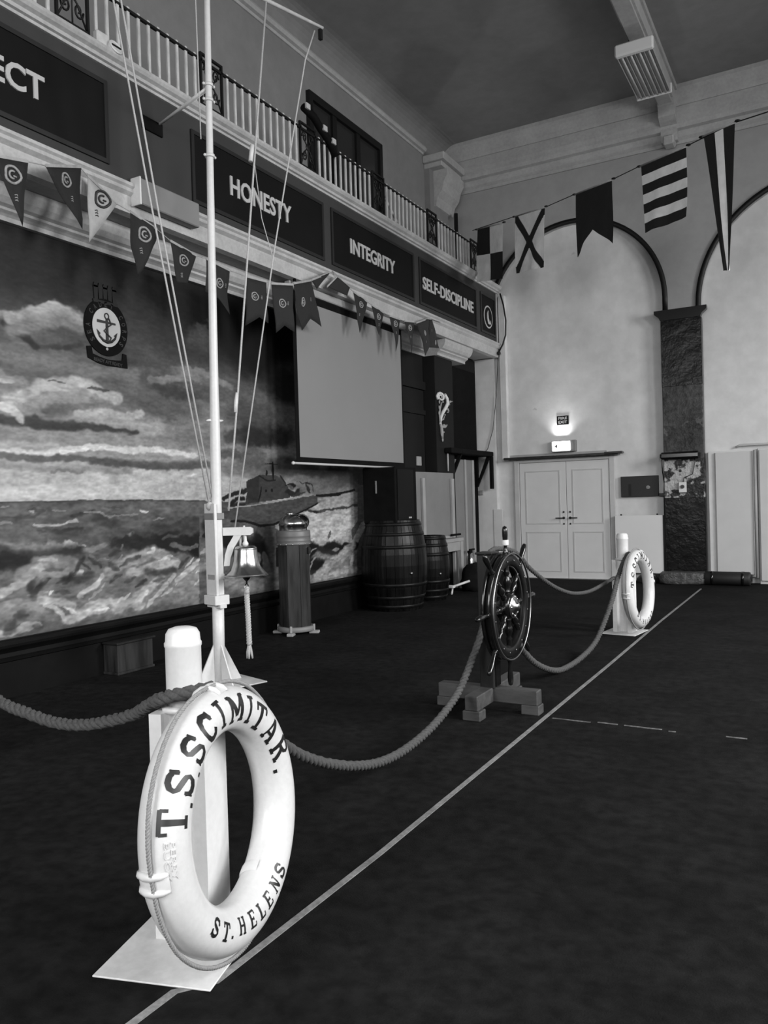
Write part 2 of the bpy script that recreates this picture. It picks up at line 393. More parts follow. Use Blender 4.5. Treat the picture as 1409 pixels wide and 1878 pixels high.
obj('deck', MB().box((XU+.005, YB+.02, 4.95), (XL-.05, YE-.01, 5.03)), plaster, bal)
obj('end_cap', MB().box((XL-.6, YE-.06, 3.835), (XL+.001, YE-.006, 5.0)), plaster_b, bal)
def panel(y0, y1, z0=4.16, z1=4.82, text=None, tb=None):
    f = MB(); e = .035
    f.box((XL+.0005, y0, z0), (XL+.006, y1, z1))
    o = obj('name_panel', f, panel_m, bal)
    g = MB()
    for a, b in (((y0, z0), (y1, z0+e)), ((y0, z1-e), (y1, z1)), ((y0, z0+e), (y0+e, z1-e)), ((y1-e, z0+e), (y1, z1-e))):
        g.box((XL+.0055, a[0], a[1]), (XL+.018, b[0], b[1]))
    obj('panel_moulding', g, panel_edge, o)
    if text:
        v, fc = fit_text(text, tb[1]-tb[0], tb[3]-tb[2], .012, bold=.022)
        obj('lettering', MB().add(v, fc, False, 0, on_left(XL+.0065, (tb[0]+tb[1])/2, (tb[2]+tb[3])/2)), letter_m, o, label='light grey capital lettering reading '+text)
    return o
panel(-.85, 1.40)
panel(2.30, 4.52, text='RESPECT', tb=(2.98, 3.93, 4.395, 4.585))
panel(5.475, 7.62, text='HONESTY', tb=(6.0, 6.99, 4.39, 4.58))
panel(7.78, 9.87, text='INTEGRITY', tb=(8.19, 9.31, 4.395, 4.575))
panel(10.03, 12.10, text='SELF-DISCIPLINE', tb=(10.13, 11.95, 4.39, 4.57))
lp = panel(12.27, 12.93)
m = MB(); M = on_left(XL+.0065, 12.6, 4.455)
m.prism([(.19*cos(a), .19*sin(a)) for a in [2*pi*i/40 for i in range(40)]], 0, .004, M)
m2 = MB().prism([(.165*cos(a), .165*sin(a)) for a in [2*pi*i/40 for i in range(40)]], .004, .007, M)
obj('round_emblem', m, letter_m, lp); obj('emblem_field', m2, panel_m, lp)
m3 = MB()
m3.tube([(-.02, .10, .01), (-.05, .05, .01), (-.05, -.03, .01), (-.01, -.10, .01), (.05, -.11, .01), (.08, -.05, .01)], [.010, .016, .02, .024, .02, .008], 6, M)
m3.sphere((.03, -.10, .01), (.03, .02, .006), 10, 6, 0, M)
obj('emblem_mark', m3, letter_m, lp)
# small plate between RESPECT and HONESTY
tag(obj('small_plate', MB().bbox((XL+.001, 4.89, 4.60), (XL+.02, 5.12, 4.71), .004), black_d, origin=(XL+.001, 5.0, 4.6)), 'small black plate on the frieze between the RESPECT and HONESTY panels', 'plate')
# wall cornice under the soffit, breaking forward round the pilaster
cw = [(0,3.60),(.05,3.60),(.05,3.635),(.07,3.65),(.10,3.665),(.10,3.685),(.135,3.70),(.17,3.74),(.19,3.79),(.19,3.832),(0,3.832)]
mb = MB(); mb.sweep([(XM+x, z) for x, z in cw], YB+.02, 10.95); mb.sweep([(XM+.22+x, z) for x, z in cw]+[(XM, 3.832), (XM, 3.6)], 10.95, 12.0)
struct('trim_5', mb, plaster_b)
# dark window in the upper left wall
wf = struct('window_6', MB().box((XU, 8.60, 6.66), (XU+.06, 10.52, 6.76)).box((XU, 8.60, 5.03), (XU+.06, 8.68, 6.66)).box((XU, 10.44, 5.03), (XU+.06, 10.52, 6.66)).box((XU, 9.16, 5.03), (XU+.05, 9.26, 6.66)).box((XU, 9.78, 5.03), (XU+.05, 9.88, 6.66)), iron_m, origin=(XU, 9.5, 5.03))
for y0, y1 in ((8.68, 9.16), (9.26, 9.78), (9.88, 10.44)):
    o = obj('pane', MB().box((XU+.002, y0, 5.03), (XU+.012, y1, 6.66)), glass_m, wf)
# railing
rail = thing('balcony_railing', 'pale bar railing with black scrollwork panels along the balcony edge', 'railing', (XL-.05, 8, 5.05))
RX = XL-.03
obj('top_rail', MB().box((RX-.012, YB, 5.535), (RX+.012, YE-.08, 5.558)), iron_m, rail)
obj('bottom_rail', MB().box((RX-.012, YB, 5.075), (RX+.012, YE-.08, 5.09)), iron_m, rail)
b0 = None; pans = [4.24+1.583*k-1.583*5 for k in range(11)]
y = YB+.2; ys = []
for k in range(len(pans)-1):
    a, b = pans[k]+.17, pans[k+1]-.17
    for j in range(11): ys.append(a+.055+(b-a-.11)*j/10)
for y in ys:
    if y < YB+.1 or y > YE-.1: continue
    if b0 is None:
        b0 = obj('baluster', MB().box((RX-.008, y-.0135, 5.05), (RX+.008, y+.0135, 5.575)), baluster_m, rail); by = y
    else: copy_part(b0, rail, (0, y-by, 0))
p0 = None
for y in pans:
    if y < YB+.3 or y > YE-.2: continue
    if p0 is None:
        f = MB()
        f.box((RX-.012, y-.155, 5.13), (RX+.012, y+.155, 5.15)).box((RX-.012, y-.155, 5.60), (RX+.012, y+.155, 5.62))
        f.box((RX-.012, y-.155, 5.15), (RX+.012, y-.135, 5.60)).box((RX-.012, y+.135, 5.15), (RX+.012, y+.155, 5.60))
        p0 = obj('scrollwork_panel', f, iron_m, rail); py0 = y
        s = MB()
        for sy in (-1, 1):
            for sz in (-1, 1):
                pts = []
                for i in range(15):
                    a = i/14*2.6*pi; r = .045*(1-i/17)
                    pts.append((RX, y+sy*(.062+r*cos(a)), 5.375+sz*(.095+r*sin(a)*1.5)))
                s.tube(pts, .009, 5)
                s.tube([(RX, y, 5.375), (RX, y+sy*.05, 5.375+sz*.05), (RX, y+sy*.13, 5.375+sz*.21)], .008, 5)
        s.tube([(RX, y, 5.15), (RX, y, 5.60)], .007, 5); s.sphere((RX, y, 5.375), (.012, .04, .04), 10, 6)
        pm0 = obj('scrollwork', s, iron_m, p0); ft = MB().box((RX-.01, y-.14, 5.05), (RX+.01, y-.125, 5.13)).box((RX-.01, y+.125, 5.05), (RX+.01, y+.14, 5.13))
        ft0 = obj('panel_feet', ft, baluster_m, p0)
    else:
        c = copy_part(p0, rail, (0, y-py0, 0)); copy_part(pm0, c); copy_part(ft0, c)
# light batten leaning in the railing, festoon of stage lights
tag(obj('batten', MB().tube([(RX-.04, 9.22, 5.42), (RX-.03, 9.62, 5.12)], .016, 8), letter_m, origin=(RX-.03, 9.5, 5.1)), 'pale stick leaning slantwise behind the balcony bars', 'stick')
t = thing('lamp_garland', 'drooping black cable with three pale square lamps over the railing', 'lights', (RX, 7.5, 5.6))
gp = [(RX+.03, 7.30, 5.78), (RX+.04, 7.48, 5.74), (RX+.04, 7.62, 5.66), (RX+.04, 7.80, 5.58), (RX+.03, 7.92, 5.46)]
obj('cable', MB().tube(gp, .045, 8), black_d, t)
for q in (gp[0], gp[2], gp[3]): obj('lamp', MB().cbox((q[0]+.045, q[1]+.02, q[2]), (.02, .075, .06)), letter_m, t)
# floodlight on the balcony edge
t = thing('floodlight', 'round white spotlight clipped to the balcony edge at upper left', 'spotlight', (XL+.05, 4.5, 5.06))
obj('lamp_mount', MB().bbox((XL+.0, 4.40, 5.05), (XL+.06, 4.52, 5.17), .012), baluster_m, t)
M = frame(Vector((XL+.09, 4.555, 5.085)), Vector((0,1,0)), Vector((-.4,0,.92)).normalized(), Vector((.92,0,.4)).normalized())
obj('lamp_shell', MB().lathe([(.03, -.07), (.055, -.04), (.06, 0), (.05, .003)], 20, M), lamp_m, t)
obj('lamp_rim', MB().torus(.054, .009, 24, 8, M), white_p, t)
obj('lamp_louvre', MB().box((-.045, -.006, 0), (.045, .006, .012), M), iron_m, t)
# small bulb under the lower cornice
t = thing('bulb_lamp', 'small round white bulb under the balcony cornice by the screen corner', 'lamp', (XL+.02, 7.06, 3.82))
obj('lamp_holder', MB().lathe([(.018, 3.80), (.018, 3.835)], 12, Matrix.Translation((XL-.02, 7.06, 0))), black_d, t)
obj('bulb', MB().sphere((XL-.02, 7.06, 3.765), .038, 14, 10), lamp_m, t)
# white box lamp on the lower cornice
t = thing('box_light', 'long pale box-shaped light fixed below the black plate on the balcony', 'light', (XL, 5.1, 3.9))
obj('light_body', MB().bbox((XL+.005, 4.76, 3.905), (XL+.10, 5.46, 4.12), .008), grey_m, t)
obj('end_plate', MB().bbox((XL+.0, 4.745, 3.895), (XL+.11, 4.76, 4.125), .003), white_p, t)
# projector screen
t = thing('projector_screen', 'large pale pull-down projector screen with black borders below the INTEGRITY panel', 'screen', (-5.1, 8.35, 1.8))
SXX = -5.10
g0, g1 = 7.11, 9.64
obj('screen_sheet', MB().box((SXX-.002, g0+.065, 1.915), (SXX+.002, g1-.035, 3.66)), canvas, t)
obj('black_border', MB().box((SXX-.003, g0, 1.858), (SXX+.003, g0+.065, 3.74)).box((SXX-.003, g1-.035, 1.855), (SXX+.003, g1, 3.74)).box((SXX-.003, g0+.065, 1.858), (SXX+.003, g1-.035, 1.915)).box((SXX-.003, g0+.065, 3.66), (SXX+.003, g1-.035, 3.74)), black_d, t)
obj('roller_case', MB().bbox((SXX-.04, g0-.08, 3.74), (SXX+.04, g1+.08, 3.825), .01), grey_l, t)
obj('weight_bar', MB().tube([(SXX, g0-.06, 1.845), (SXX, g1+.12, 1.845)], .013, 10), letter_m, t)
obj('bar_cap', MB().sphere((SXX, g0-.065, 1.845), .02, 10, 8), white_p, t)
# numbers of the painting (y, z on the wall; half widths; grey; softness; cover) and of the pennants
PEN = [{"k":"d","o":[-4.82,3.37,3.776],"u":[0.161,0.987],"poly":[[0.0,0.0],[0.248,0.034],[0.195,-0.422]],"b":[[0.134,-0.09],[0.16,-0.238]],"r":0.056},{"k":"d","o":[-4.82,3.784,3.852],"u":[-0.271,0.963],"poly":[[-0.0,0.0],[0.407,0.153],[0.388,-0.325]],"b":[[0.23,-0.014],[0.294,-0.131]],"r":0.048},{"k":"l","o":[-4.93,4.247,3.965],"u":[0.116,0.993],"poly":[[0.0,0.0],[0.258,-0.143],[-0.003,-0.514]],"b":[[0.127,-0.144],[0.076,-0.266]],"r":0.061},{"k":"d","o":[-4.88,4.62,3.791],"u":[0.074,0.997],"poly":[[0.0,0.0],[0.271,-0.07],[0.261,-0.166],[0.057,-0.511],[0.008,-0.283]],"b":[[0.132,-0.15],[0.093,-0.294]],"r":0.057},{"k":"d","o":[-4.86,5.039,3.667],"u":[0.068,0.998],"poly":[[0.0,0.0],[0.294,-0.055],[0.174,-0.325],[0.064,-0.338],[0.049,-0.236]],"b":[[0.133,-0.137],[0.113,-0.269]],"r":0.045},{"k":"d","o":[-4.84,5.46,3.617],"u":[0.033,0.999],"poly":[[-0.0,-0.0],[0.306,-0.034],[0.28,-0.229],[0.287,-0.445],[0.136,-0.326],[-0.005,-0.289]],"b":[[0.15,-0.188],[0.24,-0.191]],"r":0.041},{"k":"d","o":[-4.82,6.004,3.58],"u":[0.266,0.964],"poly":[[0.0,0.0],[0.226,-0.008],[0.24,-0.409],[0.116,-0.372],[-0.032,-0.47]],"b":[[0.08,-0.176],[0.168,-0.173]],"r":0.038},{"k":"d","o":[-4.74,6.273,3.562],"u":[0.41,0.912],"poly":[[0.0,0.0],[0.244,0.022],[0.249,-0.446],[0.131,-0.397],[0.031,-0.481]],"b":[[0.118,-0.179],[0.188,-0.17]],"r":0.039},{"k":"d","o":[-4.64,6.507,3.599],"u":[-0.283,0.959],"poly":[[-0.0,-0.0],[0.566,0.18],[0.895,-0.246],[0.526,-0.237],[0.226,-0.423]],"b":[[0.294,-0.115],[0.525,-0.034]],"r":0.043},{"k":"d","o":[-4.8,7.062,3.786],"u":[-0.227,0.974],"poly":[[0.0,0.0],[0.573,0.232],[0.362,0.09],[0.16,-0.057]]},{"k":"d","o":[-4.93,7.562,3.845],"u":[0.172,0.985],"poly":[[0.0,0.0],[0.174,0.148],[0.387,0.062],[0.338,-0.041]]},{"k":"d","o":[-4.88,8.047,3.885],"u":[0.033,0.999],"poly":[[-0.0,-0.0],[0.307,-0.058],[0.254,-0.189],[0.094,-0.471],[0.074,-0.235]],"b":[[0.146,-0.126],[0.117,-0.251]],"r":0.035},{"k":"d","o":[-4.87,8.449,3.81],"u":[0.034,0.999],"poly":[[0.0,0.0],[0.293,-0.043],[0.224,-0.207],[0.144,-0.352],[0.082,-0.207]],"b":[[0.145,-0.121],[0.152,-0.22]],"r":0.036},{"k":"d","o":[-4.86,8.885,3.756],"u":[0.188,0.982],"poly":[[0.0,0.0],[0.213,-0.012],[0.194,-0.19],[0.101,-0.441],[0.061,-0.209]],"b":[[0.117,-0.084],[0.116,-0.201]],"r":0.037},{"k":"d","o":[-4.8,9.175,3.737],"u":[0.19,0.982],"poly":[[-0.0,-0.0],[0.21,0.019],[0.143,-0.414],[0.06,-0.148]],"b":[[0.116,-0.074],[0.126,-0.192]],"r":0.035},{"k":"d","o":[-4.76,9.448,3.755],"u":[-0.229,0.973],"poly":[[0.0,0.0],[0.741,0.218],[0.722,-0.192],[0.452,-0.358],[0.32,-0.208]],"b":[[0.46,-0.044],[0.476,-0.166]],"r":0.034},{"k":"d","o":[-4.93,10.186,3.968],"u":[-0.159,0.987],"poly":[[-0.0,-0.0],[0.126,0.026],[0.529,-0.323],[-0.064,-0.417]],"b":[[0.324,-0.278],[0.059,-0.153]],"r":0.032}]
FLINE = [[-5.0, 12.061, 5.74], [-0.442, 8.133, 4.842]]
